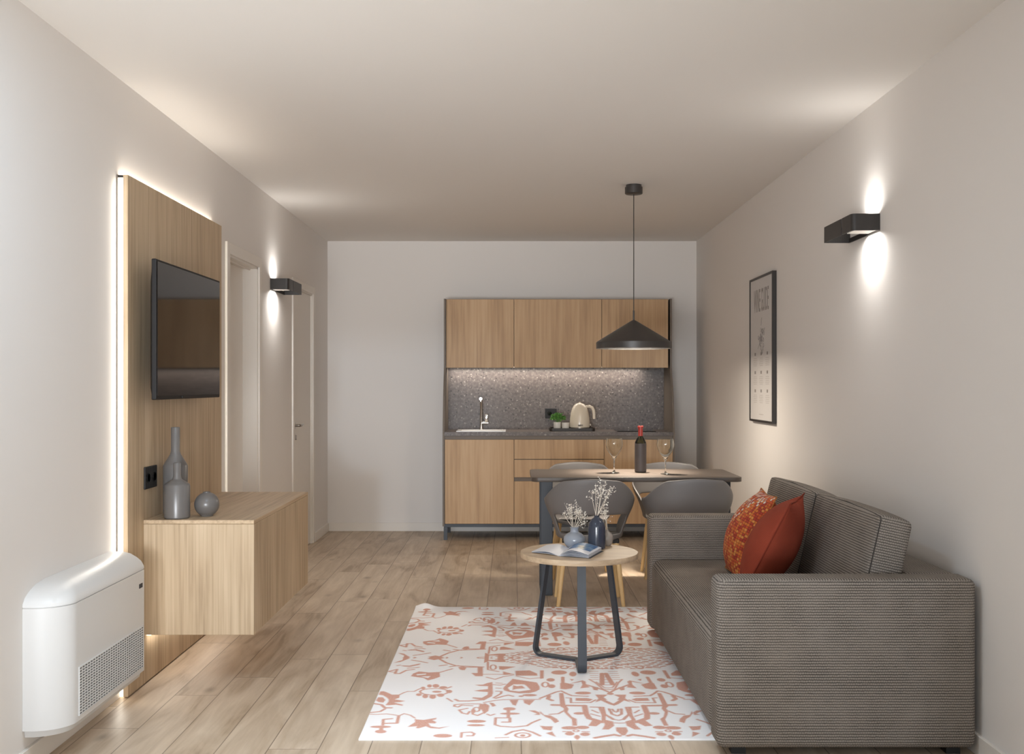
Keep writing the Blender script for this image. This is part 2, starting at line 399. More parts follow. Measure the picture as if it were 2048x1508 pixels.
def copy_thing(src, loc, rz, label):
    c = src.copy(); COL.objects.link(c); c.location = loc; c.rotation_euler = (0, 0, rz); c['label'] = label
    for ch in list(src.children):
        k = ch.copy(); COL.objects.link(k); k.parent = c
        for g in list(ch.children):
            d = g.copy(); COL.objects.link(d); d.parent = k
    return c
def text_mesh(txt, size, depth, mat4, sx=1.0, bold=0):
    cu = bpy.data.curves.new('txt', 'FONT'); cu.body = txt; cu.size = size; cu.extrude = depth; cu.align_x = 'CENTER'; cu.offset = bold
    ob = bpy.data.objects.new('txt', cu); COL.objects.link(ob)
    dg = bpy.context.evaluated_depsgraph_get(); me = bpy.data.meshes.new_from_object(ob.evaluated_get(dg))
    bpy.data.objects.remove(ob)
    me.transform(mat4 @ Matrix.Diagonal((sx, 1, 1, 1)))
    return me
def add_mesh(mb, me): mb.bm.from_mesh(me); bpy.data.meshes.remove(me)

# ------------------------------------------------------------ room shell
XL, XR, YB, YF, H = -1.655, 1.655, 9.60, -.80, 2.60
o = struct(MB().box(XL-.2, XR+.2, YF-.4, YB+.2, -.1, 0).build('floor', M['floor']))
o = struct(MB().box(XL-.2, XR+.2, YF-.4, YB+.2, H, H+.1).build('ceiling', M['ceil']))
o = struct(MB().box(XL-.2, XR+.2, YB, YB+.2, 0, H).build('wall_back', M['wall']))
o = struct(MB().box(XR, XR+.2, YF, YB, 0, H).build('wall_right', M['wall']))
# left wall with two door openings
D1 = (6.235, 6.965, 2.075); D2 = (8.10, 8.86, 2.06)
b = MB()
b.box(XL-.2, XL, YF, D1[0], 0, H); b.box(XL-.2, XL, D1[0], D1[1], D1[2], H); b.box(XL-.2, XL, D1[1], D2[0], 0, H)
b.box(XL-.2, XL, D2[0], D2[1], D2[2], H); b.box(XL-.2, XL, D2[1], YB, 0, H)
struct(b.build('wall_left', M['wall']))
b = MB()
b.box(XL, XR, YF-.2, YF, 2.3, H); b.box(XL, -1.6, YF-.2, YF, 0, 2.3); b.box(.12, 1.03, YF-.2, YF, 0, 2.3)
b.box(1.62, XR, YF-.2, YF, 0, 2.3)
struct(b.build('wall_front', M['wall']))
for i, (a, c) in enumerate(((-1.6, .12), (1.03, 1.62))):
    b = MB()
    b.box(a, c, YF-.14, YF-.09, 0, .05).box(a, c, YF-.14, YF-.09, 2.25, 2.3).box(a, a+.05, YF-.14, YF-.09, .05, 2.25).box(c-.05, c, YF-.14, YF-.09, .05, 2.25)
    struct(b.build('window_%d' % (i+1), M['trim']))
for x, y, en, lb in ((-.85, 2.75, 13, 'added round recessed fill lamp near the window on the media wall side'), (-.25, 3.3, 7, 'added round recessed fill lamp over the near edge of the rug')):  # two out-of-view ceiling lamps, added as fill for the near room
    dl = thing('added_ceiling_fill', (x, y, H), lb, 'ceiling lamp', 'added fill lamps in the ceiling')
    MB().lathe([(.07, H-.0005), (.085, H-.0005), (.085, H-.006), (.07, H-.006)], (x, y, 0), 40, close=True).build('rim', M['trim'], dl, smooth=True)
    MB().cyl((x, y, H-.003), (x, y, H-.0005), .069).build('diffuser', M['lens'], dl)
    lamp('added_fill_light', 'AREA', (x, y, H-.01), en, (.56, .78, 1) if x < -.5 else (.80, .91, 1), (0, 0, 0), parent=dl, shape='DISK', size=.14, spread=math.radians(180 if x < -.5 else 75))
# baseboards
def bb(name, *segs):
    b = MB()
    for s_ in segs: b.box(*s_, bev=.002, seg=1)
    struct(b.build(name, M['trim']))
BH = .075
bb('baseboard_left', (XL, XL+.014, YF, D1[0]-.065, 0, BH), (XL, XL+.014, D1[1]+.065, D2[0]-.06, 0, BH), (XL, XL+.014, D2[1]+.075, YB, 0, BH))
bb('baseboard_right', (XR-.014, XR, YF, YB, 0, BH))
bb('baseboard_back', (XL+.014, XR-.014, YB-.014, YB, 0, BH))
# door 1: recessed leaf in a deep lining
dr = MB().box(XL-.135, XL-.095, D1[0]+.012, D1[1]-.012, 0, D1[2]-.012).build('door_1', M['trim']); struct(dr)
b = MB(); t = .065
b.box(XL, XL+.014, D1[0]-t, D1[0], 0, D1[2]+t, .002, 1).box(XL, XL+.014, D1[1], D1[1]+t, 0, D1[2]+t, .002, 1).box(XL, XL+.014, D1[0], D1[1], D1[2], D1[2]+t, .002, 1)
b.box(XL-.2, XL, D1[0], D1[0]+.012, 0, D1[2]).box(XL-.2, XL, D1[1]-.012, D1[1], 0, D1[2]).box(XL-.2, XL, D1[0], D1[1], D1[2]-.012, D1[2])
b.box(XL-.055, XL-.045, D1[0]+.012, D1[1]-.012, D1[2]-.02, D1[2]-.012)
b.build('door_frame', M['trim'], dr)
dr = MB().box(XL-.052, XL-.012, D2[0]+.012, D2[1]-.012, 0.005, D2[2]-.012, .002, 1).build('door_2', M['trim']); struct(dr)
b = MB()
b.box(XL, XL+.012, D2[0]-.06, D2[0], 0, D2[2]+.06, .002, 1).box(XL, XL+.012, D2[1], D2[1]+.075, 0, D2[2]+.06, .002, 1).box(XL, XL+.012, D2[0], D2[1], D2[2], D2[2]+.06, .002, 1)
b.box(XL-.2, XL, D2[0], D2[0]+.012, 0, D2[2]).box(XL-.2, XL, D2[1]-.012, D2[1], 0, D2[2]).box(XL-.2, XL, D2[0], D2[1], D2[2]-.012, D2[2])
b.build('door_frame', M['trim'], dr)
hx, hy, hz = XL-.012, D2[0]+.075, 1.0
b = MB().cyl((hx, hy, hz), (hx+.010, hy, hz), .027).cyl((hx+.01, hy, hz), (hx+.045, hy, hz), .010)
b.tube([(hx+.045, hy-.004, hz), (hx+.052, hy+.02, hz), (hx+.05, hy+.06, hz+.002), (hx+.047, hy+.125, hz+.004)], [.011, .011, .009, .008], 14)
b.build('door_handle', M['steel'], dr, smooth=True)
b = MB().cyl((hx, hy, hz-.085), (hx+.008, hy, hz-.085), .025).box(hx+.006, hx+.022, hy-.004, hy+.004, hz-.11, hz-.075, .001, 1)
b.build('door_lock', M['steel'], dr, smooth=True)

# ------------------------------------------------------------ media wall (left)
PX = -1.607
wp = thing('media_panel', (XL+.024, 5.2, 0), 'tall vertical-grain oak panel with glowing edges behind the television', 'wall panel')
MB().box(PX-.021, PX, 4.478, 5.92, .004, 2.19, .001, 1).build('panel', M['oak2'], wp)
b = MB().box(XL+.0005, PX-.021, 4.50, 5.90, .004, 2.165)
b.build('backing', M['bronze'], wp)
b = MB().box(XL+.0005, XL+.006, 4.474, 4.50, .004, 2.19)
b.build('edge_profile', M['bronze'], wp)
b = MB().box(XL+.006, PX-.021, 4.478, 4.4995, .006, 2.178)
b.build('led_strip', M['led'], wp)
b = MB().box(XL+.004, PX-.023, 4.51, 5.89, 2.1655, 2.171).box(XL+.004, PX-.023, 5.9005, 5.907, .01, 2.16)
b.build('led_strip', M['led'], wp)
MB().box(XL+.006, PX-.021, 4.478, 4.495, 2.179, 2.189, .002, 1).build('end_cap', M['black'], wp)
lamp('panel_glow', 'AREA', ((XL+PX-.02)/2, 4.472, 1.1), 1.6, NEUT, (PI/2, 0, PI), parent=wp, shape='RECTANGLE', size=.018, size_y=2.1)
lamp('panel_glow', 'AREA', ((XL+PX-.02)/2, 5.2, 2.176), 1.4, NEUT, (PI, 0, 0), parent=wp, shape='RECTANGLE', size=.018, size_y=1.38)
lamp('panel_glow', 'AREA', ((XL+PX-.02)/2, 5.912, 1.1), 1.0, NEUT, (PI/2, 0, 0), parent=wp, shape='RECTANGLE', size=.018, size_y=2.1)

tv = thing('television', (-1.56, 5.0, 1.5), 'black flat television mounted on the oak wall panel', 'television')
ty0, ty1, tz0, tz1, tx = 4.515, 5.496, 1.247, 1.844, -1.50
b = MB().box(tx-.022, tx-.001, ty0, ty1, tz0, tz1, .004, 2); b.build('bezel', M['tv_plastic'], tv)
MB().box(tx-.004, tx+.0005, ty0+.013, ty1-.008, tz0+.016, tz1-.010).build('screen', M['screen'], tv)
b = MB().loft([[(tx-.022, y, z) for y, z in ((ty0+.01, tz0+.01), (ty1-.01, tz0+.01), (ty1-.01, tz1-.02), (ty0+.01, tz1-.02))],
               [(tx-.055, y, z) for y, z in ((ty0+.09, tz0+.05), (ty1-.09, tz0+.05), (ty1-.09, tz1-.09), (ty0+.09, tz1-.09))]])
b.build('rear_housing', M['tv_plastic'], tv)
MB().box(PX, tx-.05, 4.85, 5.15, 1.42, 1.66).build('wall_bracket', M['black'], tv)
MB().box(tx, tx+.004, 4.86, 4.885, tz0+.004, tz0+.012).build('sensor', M['black'], tv)

cs = thing('floating_console', (-1.37, 5.28, .22), 'floating oak media console mounted under the television', 'console')
MB().box(PX, -1.125, 4.666, 5.90, .22, .703, .0015, 1).build('body', M['oak2'], cs)
MB().box(PX, -1.125, 4.666, 5.90, .704, .721, .0015, 1).build('top', M['oak2y'], cs)
MB().box(PX+.002, PX+.02, 4.70, 5.87, .210, .2195).build('led_strip', M['led'], cs)
lamp('console_glow', 'AREA', (PX+.03, 5.28, .208), .7, NEUT, (0, 0, 0), parent=cs, shape='RECTANGLE', size=.02, size_y=1.15)

so = thing('wall_socket', (PX, 4.745, .9), 'black double socket plate on the oak panel beside the tall grey vase', 'socket')
MB().box(PX, PX+.008, 4.667, 4.823, .853, .951, .003, 2).build('plate', M['black'], so)
for yy in (4.705, 4.785):
    b = MB().lathe([(.0, 0), (.018, 0), (.018, .003), (.021, .003), (.021, .0)], (0, 0, 0), 24, mat=Matrix.Translation((PX+.008, yy, .902)) @ Matrix.Rotation(PI/2, 4, 'Y'))
    b.build('socket_face', M['black_gloss'], so, smooth=True)

# vases on the console
ZC = .721
def bottle_profile(h, R, rn, hb, hn):
    # hb body top, hn neck start
    o_ = [(0, 0), (R-.006, 0), (R, .006), (R, hb-.004), (R-.004, hb+.004), (rn+.004, hn-.008), (rn, hn+.006), (rn, h-.003), (rn-.002, h)]
    i_ = [(rn-.006, h), (rn-.006, hn), (R-.008, hb-.01), (R-.008, .012), (0, .012)]
    return o_+i_
v = MB().lathe(bottle_profile(.397, .0548, .020, .225, .282), (-1.535, 4.88, ZC), 56).build('vase', M['vase_grey'], smooth=True)
prop(v, 'tall grey bottle vase with long neck on the console, behind the shorter one', 'vase')
v = MB().lathe(bottle_profile(.245, .056, .0165, .148, .18), (-1.482, 4.735, ZC), 56).build('vase', M['vase_grey'], smooth=True)
prop(v, 'shorter grey bottle vase standing in front of the tall vase', 'vase')
pr = [(0, 0), (.026, 0)]+[(.055*math.sin(a), .053-.055*math.cos(a)) for a in [x*PI/180 for x in range(32, 162, 8)]]+[(.016, .107), (.016, .1095), (.013, .1095), (.013, .100), (0, .1)]
v = MB().lathe(pr, (-1.372, 4.81, ZC), 48).build('vase', M['vase_grey'], smooth=True)
prop(v, 'small round grey ball vase on the oak console', 'vase')

# ------------------------------------------------------------ fan coil heater
ac = thing('fan_coil_heater', (XL+.07, 4.0, .11), 'white wall-mounted fan coil heater with slotted grille below', 'heater')
AX, A0, A1 = -1.511, 3.615, 4.395
def acplan(fi, ni, z, fx=XL+.0005, R=.105, far=0.0):
    """plan outline, front inset fi, near inset ni"""
    xf = AX-fi; y0 = A0+ni; pts = [(fx, y0), ]
    n = 14; rx = min(R*1.15, (xf-fx)*.98)
    for k in range(n+1):
        a = PI/2*k/n
        pts.append((xf-rx+rx*math.sin(a), y0+R*(1-math.cos(a))))
    pts += [(xf, A1-far), (fx, A1-far)]
    return [(x, y, z) for x, y in pts]
b = MB().loft([acplan(.0, .0, .139), acplan(0, 0, .553)]); b.build('casing', M['white_plastic'], ac, smooth=True, angle=30)
b = MB().loft([acplan(.004, .004, .553), acplan(.004, .004, .557)]); b.build('seam', M['white_plastic2'], ac)
b = MB().loft([acplan(0, 0, .557), acplan(.001, .002, .568), acplan(.012, .02, .588), acplan(.03, .05, .603), acplan(.055, .10, .618, R=.09), acplan(.085, .17, .626, R=.06)])
b.build('top_cover', M['white_plastic'], ac, smooth=True, angle=35)
b = MB().loft([acplan(.02, .02, .112), acplan(.012, .012, .1388)]); b.build('base_plate', M['white_plastic2'], ac, smooth=True, angle=30)
g = MB().box(AX-.002, AX+.0012, 3.735, 4.378, .158, .324).build('grille', M['dark_gap'], ac)
b = MB(); nr = 17
for k in range(nr+1):
    z = .158+(.324-.158)*k/nr; b.box(AX, AX+.004, 3.73, 4.38, z-.0021, z+.0021)
for k in range(28):
    y = 3.733+(4.378-3.733)*k/27; b.box(AX, AX+.0035, y-.0014, y+.0014, .158, .324)
b.build('slats', M['white_plastic'], g)
b = MB().box(AX, AX+.001, 4.335, 4.375, .484, .502); b.build('badge', M['dark_gap'], ac)

# ------------------------------------------------------------ sconces
def sconce(side, X0, ynear, yfar, z0, z1, label, depth=.128):
    s = thing('wall_sconce', (X0, (ynear+yfar)/2, z0), label, 'wall lamp', 'black box sconces on the side walls')
    sg = -side  # direction into room
    xf = X0+sg*depth; T = .004
    slit = ynear+.152
    # near band: wall -> front with rounded corner -> slit
    def band(pts, name):
        b = MB(); n = len(pts); outer = pts; inner = []
        for i, p in enumerate(pts):
            d = Vector(pts[min(i+1, n-1)])-Vector(pts[max(i-1, 0)]); d.normalize(); nn = Vector((-d.y, d.x))*T*(1 if side > 0 else -1)*-1
            inner.append((p[0]+nn.x, p[1]+nn.y))
        b.prism(outer+inner[::-1], z0, z1); b.build(name, M['black_metal'], s)
    R = .02; c = [(X0, ynear)]
    for k in range(9):
        a = PI/2*k/8; c.append((xf-sg*R+sg*R*math.sin(a), ynear+R-R*math.cos(a)))
    c.append((xf, slit-.007)); band(c, 'housing')
    c = [(xf, slit+.007)]
    for k in range(9):
        a = PI/2*k/8; c.append((xf-sg*.006+sg*.006*math.cos(a), yfar-.006+.006*math.sin(a)))
    c.append((X0, yfar)); band(c, 'shade_plate')
    x1, x2 = sorted((X0+sg*.0005, X0+sg*.006))
    MB().box(x1, x2, ynear+T, ynear+.142, z0, z1).box(x1, x2, ynear+.142, yfar-T, z0, z0+.022).build('wall_plate', M['black_metal'], s)
    x1, x2 = sorted((X0+sg*.0062, X0+sg*.105))
    MB().box(x1, x2, ynear+.006, ynear+.142, z0+.008, z1-.008).build('lamp_block', M['black_metal'], s)
    MB().box(x1, x2, ynear+.006, ynear+.140, z0+.0045, z0+.0079).box(x1, x2, ynear+.006, ynear+.140, z1-.0079, z1-.0045).build('lens', M['lens_soft'], s)
    xm = X0+sg*.055; ym = ynear+.085
    lamp('sconce_light', 'AREA', (xm, ym, z1+.001), .95, WARM2, (PI, 0, 0), parent=s, shape='RECTANGLE', size=.085, size_y=.15, spread=math.radians(165))
    lamp('sconce_light', 'AREA', (xm, ym, z0-.001), 2.5 if side > 0 else 2.6, WARM2, (0, 0, 0), parent=s, shape='RECTANGLE', size=.085, size_y=.15, spread=math.radians(165))
    return s
sconce(1, XR, 4.81, 5.24, 2.005, 2.081, 'black box sconce on the wall above the sofa')
sconce(-1, XL, 7.32, 7.77, 1.964, 2.040, 'black box sconce on the wall between the two white doors')

# ------------------------------------------------------------ poster
po = thing('framed_poster', (XR, 7.01, 1.066), 'tall framed wine poster hanging on the wall right of the kitchen', 'poster')
py0, py1, pz0, pz1, pxf = 6.69, 7.335, 1.066, 2.026, XR-.028
b = MB(); fw = .014
b.box(pxf, XR-.001, py0, py0+fw, pz0, pz1).box(pxf, XR-.001, py1-fw, py1, pz0, pz1).box(pxf, XR-.001, py0+fw, py1-fw, pz0, pz0+fw).box(pxf, XR-.001, py0+fw, py1-fw, pz1-fw, pz1)
b.build('frame', M['black_metal'], po)
sheet = MB().box(XR-.022, XR-.003, py0+fw, py1-fw, pz0+fw, pz1-fw).build('print', M['poster'], po)
# text matrix: text x -> -Y world, text y -> +Z, normal -> -X
def TM(y, z): return Matrix.Translation((XR-.0222, y, z)) @ Matrix(((0, 0, -1, 0), (-1, 0, 0, 0), (0, 1, 0, 0), (0, 0, 0, 1)))
yc_ = (py0+py1)/2
b = MB(); add_mesh(b, text_mesh('WINE GUIDE', .215, .0004, TM(yc_, 1.795), .33, .001)); b.build('title', M['ink'], sheet)
b = MB(); rnd = random.Random(3)
for k in range(26):
    a = rnd.uniform(0, 2*PI); r = rnd.uniform(.0, .085)
    cy, cz = yc_+r*math.cos(a), 1.615+r*math.sin(a)*1.2
    b.tube([(XR-.0226, cy+.014*math.cos(t_), cz+.014*math.sin(t_)) for t_ in [x*2*PI/8 for x in range(9)]], .0013, 4)
b.tube([(XR-.0226, yc_-.0, 1.70), (XR-.0226, yc_-.02, 1.75)], .002, 4).tube([(XR-.0226, yc_-.10, 1.68), (XR-.0226, yc_+.09, 1.55)], .0015, 4)
b.build('illustration', M['ink'], sheet)
for r_ in range(3):
    for c_ in range(3):
        y = yc_+.17-.17*c_; z = 1.515-.122*r_
        MB().box(XR-.0226, XR-.0221, y-.018, y+.018, z-.01, z+.01).build('icon', M['ink'], sheet)
        b = MB()
        for q in range(5):
            wd = .055 if q % 2 else .045
            b.box(XR-.0226, XR-.0221, y-wd, y+wd, z-.030-.012*q, z-.027-.012*q)
        b.build('caption', M['ink2'], sheet)
MB().box(XR-.0226, XR-.0221, yc_-.06, yc_+.06, 1.115, 1.119).build('footer', M['ink2'], sheet)

# ------------------------------------------------------------ kitchen
KL, KR = -.587, 1.378
YFl, YFu = 9.04, 9.225   # front planes lower / upper
UB0 = .018
def cab(label, x0, x1, fronts, yf, depth_back, z0, z1, group):
    """fronts: list of (kind, x0,x1,z0,z1)"""
    c = thing('kitchen_cabinet', ((x0+x1)/2, yf+.1, z0), label, 'cabinet', group)
    MB().box(x0+.0005, x1-.0005, yf+.019, depth_back, z0+(UB0 if z0 > 1 else 0), z1).build('body', M['bronze'], c)
    for kd, a, d, e, f in fronts:
        MB().box(a+.002, d-.002, yf, yf+.0185, e+.002, f-.002, .001, 1).build(kd, M['oak'], c)
    return c
XA, XB = .017, .778
G1, G2 = 'oak wall cabinets in a row', 'oak base cabinets in a row'
UB, UT = 1.457, 2.051
cab('oak wall cabinet above the sink', KL+.018, XA, [('door', KL+.018, XA, UB, UT)], YFu, 9.599, UB, UT, G1)
cab('widest oak wall cabinet above the kettle', XA, XB-.004, [('door', XA, XB-.004, UB, UT)], YFu, 9.599, UB, UT, G1)
cab('oak wall cabinet above the cooktop behind the pendant lamp', XB-.004, KR-.03, [('door', XB-.004, KR-.03, UB, UT)], YFu, 9.599, UB, UT, G1)
LB, LT = .135, .850
cab('oak base cabinet with one tall door under the sink', KL+.018, XA, [('door', KL+.018, XA, LB, LT)], YFl, 9.58, LB, LT, G2)
cab('oak base cabinet with two drawers over a door, behind the dining table', XA, XB, [('drawer', XA, XB, .683, LT), ('drawer', XA, XB, .528, .681), ('door', XA, XB, LB, .498)], YFl, 9.58, LB, LT, G2)
cab('oak base cabinet under the cooktop behind the wine bottle', XB, KR-.018, [('door', XB, KR-.018, LB, LT)], YFl, 9.58, LB, LT, G2)
# tapered side panels
prof = [(YFl, .115), (YFl, .90), (YFl+.02, 1.0), (YFl+.075, 1.22), (YFu-.03, 1.40), (YFu-.016, 1.457), (YFu-.016, UT+.002), (9.599, UT+.002), (9.599, .115)]
for x0, lb in ((KL, 'dark bronze kitchen end panel on the left beside the sink'), (KR-.017, 'dark bronze kitchen end panel on the right beside the cooktop')):
    o = MB().prism(prof, x0, x0+.016, 'x').build('end_panel', M['bronze'])
    prop(o, lb, 'panel', 'kitchen end panels')
# worktop with sink cut-out built from slabs
o = MB()
SK = (-.455, -.075, 9.12, 9.44)
zt0, zt1 = .882, .912
xa, xb = KL+.0165, KR-.0175
o.box(xa, SK[0], YFl-.004, 9.58, zt0, zt1).box(SK[1], xb, YFl-.004, 9.58, zt0, zt1).box(SK[0], SK[1], YFl-.004, SK[2], zt0, zt1).box(SK[0], SK[1], SK[3], 9.58, zt0, zt1)
o = o.build('worktop', M['terrazzo']); prop(o, 'speckled grey stone worktop running over the base cabinets', 'worktop')
o = MB().box(xa, xb, YFl+.016, YFl+.05, .8505, .8815).build('worktop_rail', M['bronze']); prop(o, 'dark bronze grip rail under the stone worktop', 'rail')
o = MB().box(xa, xb, 9.582, 9.598, .86, UB+.0175).build('backsplash', M['terrazzo']); prop(o, 'speckled grey stone backsplash behind the tap and kettle', 'backsplash')
# strip light
sl = thing('strip_light', (.2, 9.44, 1.44), 'slim bright strip light under the oak wall cabinets', 'strip light')
MB().box(KL+.03, 1.16, 9.50, 9.53, 1.470, 1.4745).build('profile', M['bronze'], sl)
MB().box(KL+.03, 1.16, 9.503, 9.527, 1.467, 1.4695).build('diffuser', M['led'], sl)
lamp('strip_glow', 'AREA', ((KL+1.19)/2, 9.515, 1.466), 5.5, (1, .93, .86), (0, 0, PI/2), parent=sl, shape='RECTANGLE', size=.02, size_y=1.7, spread=math.radians(160))
# base frame
b = MB().box(KL+.01, KR-.01, YFl+.01, YFl+.035, .108, .134).box(KL+.01, KR-.01, 9.50, 9.525, .108, .134).box(KL+.01, KL+.035, YFl+.035, 9.50, .108, .134).box(KR-.035, KR-.01, YFl+.035, 9.5, .108, .134)
fr = thing('base_frame', (.4, 9.3, 0), 'dark steel frame on legs carrying the base cabinets', 'frame')
b.build('rails', M['table_leg'], fr)
for x in (KL+.01, KR-.04):
    for y in (YFl+.002, 9.49): MB().box(x, x+.03, y, y+.03, 0, .1075).build('leg', M['table_leg'], fr)
# sink
sk = thing('sink', (-.265, 9.28, .90), 'white inset kitchen sink beneath the chrome tap', 'sink')
b = MB(); t_ = .012
b.box(SK[0]-.02, SK[1]+.02, SK[2]-.015, SK[2]+t_, .9125, .9175).box(SK[0]-.02, SK[1]+.02, SK[3]-t_, SK[3]+.015, .9125, .9175).box(SK[0]-.02, SK[0]+t_, SK[2]+t_, SK[3]-t_, .9125, .9175).box(SK[1]-t_, SK[1]+.02, SK[2]+t_, SK[3]-t_, .9125, .9175)
b.build('rim', M['sink'], sk)
b = MB().box(SK[0]+.002, SK[1]-.002, SK[2]+.002, SK[3]-.002, .86, .864).box(SK[0]+.002, SK[0]+.008, SK[2]+.002, SK[3]-.002, .864, .912).box(SK[1]-.008, SK[1]-.002, SK[2]+.002, SK[3]-.002, .864, .912).box(SK[0]+.002, SK[1]-.002, SK[2]+.002, SK[2]+.008, .864, .912).box(SK[0]+.002, SK[1]-.002, SK[3]-.008, SK[3]-.002, .864, .912)
b.build('basin', M['sink'], sk)
tp = thing('tap', (-.27, 9.50, .912), 'tall chrome kitchen tap with side lever over the sink', 'tap')
tX, tY = -.272, 9.49
b = MB().cyl((tX, tY, .912), (tX, tY, .922), .024).tube([(tX, tY, .92), (tX, tY, 1.15), (tX, tY-.012, 1.178), (tX, tY-.04, 1.19), (tX, tY-.19, 1.19)], [.013, .012, .012, .012, .012], 18)
b.cyl((tX, tY-.178, 1.19), (tX, tY-.178, 1.165), .012)
b.build('spout', M['chrome'], tp, smooth=True)
b = MB().cyl((tX, tY, .975), (tX+.062, tY, .975), .012).box(tX+.033, tX+.058, tY-.012, tY+.012, .985, 1.055, .003, 2)
b.build('lever', M['chrome'], tp, smooth=True)
# socket on backsplash
o = thing('wall_socket', (.35, 9.58, 1.05), 'black socket plate on the stone backsplash behind the green plant', 'socket')
MB().box(.296, .40, 9.572, 9.5815, 1.012, 1.100, .002, 1).build('plate', M['black'], o)
MB().cyl((.335, 9.5715, 1.056), (.335, 9.574, 1.056), .02).build('socket_face', M['black_gloss'], o, smooth=True)
# tray and things
def rrect(x0, x1, y0, y1, r, n=6):
    pts = []
    for cx, cy, a0 in ((x1-r, y1-r, 0), (x0+r, y1-r, 90), (x0+r, y0+r, 180), (x1-r, y0+r, 270)):
        for k in range(n+1):
            a = math.radians(a0+90*k/n); pts.append((cx+r*math.cos(a), cy+r*math.sin(a)))
    return pts
ZW = .9125
o = MB(); o.prism(rrect(.325, .715, 9.19, 9.45, .03), ZW, ZW+.012)
ro = rrect(.325, .715, 9.19, 9.45, .03); ri = rrect(.333, .707, 9.198, 9.442, .024)
for k in range(len(ro)):
    k2 = (k+1) % len(ro); a, c, d, e = ro[k], ro[k2], ri[k2], ri[k]
    if (Vector(a)-Vector(c)).length > 1e-5: o.prism([a, c, d, e], ZW+.010, ZW+.026)
o = o.build('serving_tray', M['tray']); prop(o, 'dark serving tray carrying the kettle and small pots', 'tray')
ZT = ZW+.0125
for x, y, h, lb in ((.392, 9.27, .064, 'white ceramic pot holding the green plant'), (.463, 9.25, .06, 'empty white ceramic cup beside the kettle')):
    o = MB().lathe([(0, 0), (.029, 0), (.031, .003), (.033, h), (.029, h), (.027, .01), (0, .01)], (x, y, ZT), 32).build('ceramic_pot', M['pot'], smooth=True)
    prop(o, lb, 'pot', 'white pots on the tray')
pl = thing('potted_herb', (.392, 9.27, ZT+.012), 'bushy small green herb growing from a white pot', 'plant')
MB().cyl((.392, 9.27, ZT+.0105), (.392, 9.27, ZT+.05), .025).build('soil', M['tray'], pl)
b = MB(); rnd = random.Random(5)
st = MB()
for k in range(230):
    a, e = rnd.uniform(0, 2*PI), rnd.uniform(-.15, 1.4); r = rnd.uniform(.55, 1)
    p = Vector((.398+.074*r*math.cos(a)*math.cos(e), 9.27+.05*r*math.sin(a)*math.cos(e), ZT+.088+.058*r*math.sin(e)))
    R_ = Euler((rnd.uniform(-1, 1), rnd.uniform(-1, 1), rnd.uniform(0, 6))).to_matrix(); L = rnd.uniform(.009, .015)
    vs = [b.bm.verts.new(p+R_ @ Vector(q)) for q in ((-L, 0, 0), (0, -L*.65, .002), (L, 0, 0), (0, L*.65, .002))]
    b.bm.faces.new(vs)
    if k % 10 == 0: st.tube([(.392, 9.27, ZT+.04), p], .0011, 5)
lf = b.build('leaves', M['leaf'], pl); lf['kind'] = 'stuff'
st.build('stems', M['leaf'], pl)
kt = thing('electric_kettle', (.59, 9.33, ZT), 'cream rounded electric kettle on the dark tray', 'kettle')
kx, ky = .59, 9.32
prk = [(0, .018), (.086, .018), (.088, .03), (.088, .055), (.084, .10), (.077, .145), (.066, .183), (.052, .207), (.035, .221), (.016, .228), (0, .229)]
MB().lathe(prk, (kx, ky, ZT), 48).build('body', M['kettle'], kt, smooth=True)
MB().lathe([(0, 0), (.078, 0), (.080, .004), (.078, .0175), (0, .0175)], (kx, ky, ZT), 48).build('base', M['steel'], kt, smooth=True)
hp = [(kx+.055, ky, ZT+.196), (kx+.085, ky, ZT+.199), (kx+.108, ky, ZT+.188), (kx+.120, ky, ZT+.165), (kx+.125, ky, ZT+.13), (kx+.125, ky, ZT+.09)]
MB().tube(hp, [.012, .0125, .013, .013, .013, .012], 16).build('handle', M['kettle'], kt, smooth=True)
MB().sphere((kx, ky, ZT+.231), .011, 2, (1, 1, .6)).build('lid_knob', M['kettle'], kt, smooth=True)
b = MB(); add_mesh(b, text_mesh('SMEG', .016, .0006, Matrix.Translation((kx, ky-.0885, ZT+.032)) @ Matrix.Rotation(PI/2, 4, 'X'), 1.1, .0004)); b.build('lettering', M['dark_gap'], kt)
MB().box(kx+.072, kx+.098, ky-.012, ky+.012, ZT+.02, ZT+.05, .004, 2).build('switch', M['chrome'], kt, smooth=True)
o = MB().box(.895, 1.225, 9.10, 9.42, ZW, ZW+.006, .001, 1).build('cooktop', M['black_gloss']); prop(o, 'black glass cooktop set on the stone worktop', 'cooktop')

# ------------------------------------------------------------ pendant
pn = thing('pendant_lamp', (.785, 6.9, H), 'black conical pendant lamp hanging over the dining table', 'pendant lamp')
px_, py_ = .785, 6.9
MB().lathe([(0, 0), (.052, 0), (.057, .004), (.057, .044), (.05, .046), (.05, .0595), (0, .0595)], (px_, py_, H-.0598), 40).build('ceiling_rose', M['canopy'], pn, smooth=True)
MB().cyl((px_, py_, 1.79), (px_, py_, H-.058), .0028, seg=8).build('cable', M['black_metal'], pn, smooth=True)
MB().cyl((px_, py_, 1.722), (px_, py_, 1.79), .006, seg=16).build('stem', M['canopy'], pn, smooth=True)
MB().lathe([(.0, 1.729), (.008, 1.728), (.02, 1.722), (.236, 1.590), (.242, 1.584), (.242, 1.545), (.239, 1.545), (.239, 1.582), (.02, 1.716), (0, 1.720)], (px_, py_, 0), 72).build('shade', M['canopy'], pn, smooth=True)
b = MB().cyl((px_, py_, 1.70), (px_, py_, 1.66), .02).sphere((px_, py_, 1.64), .03, 3); b.build('bulb', M['lens'], pn, smooth=True)
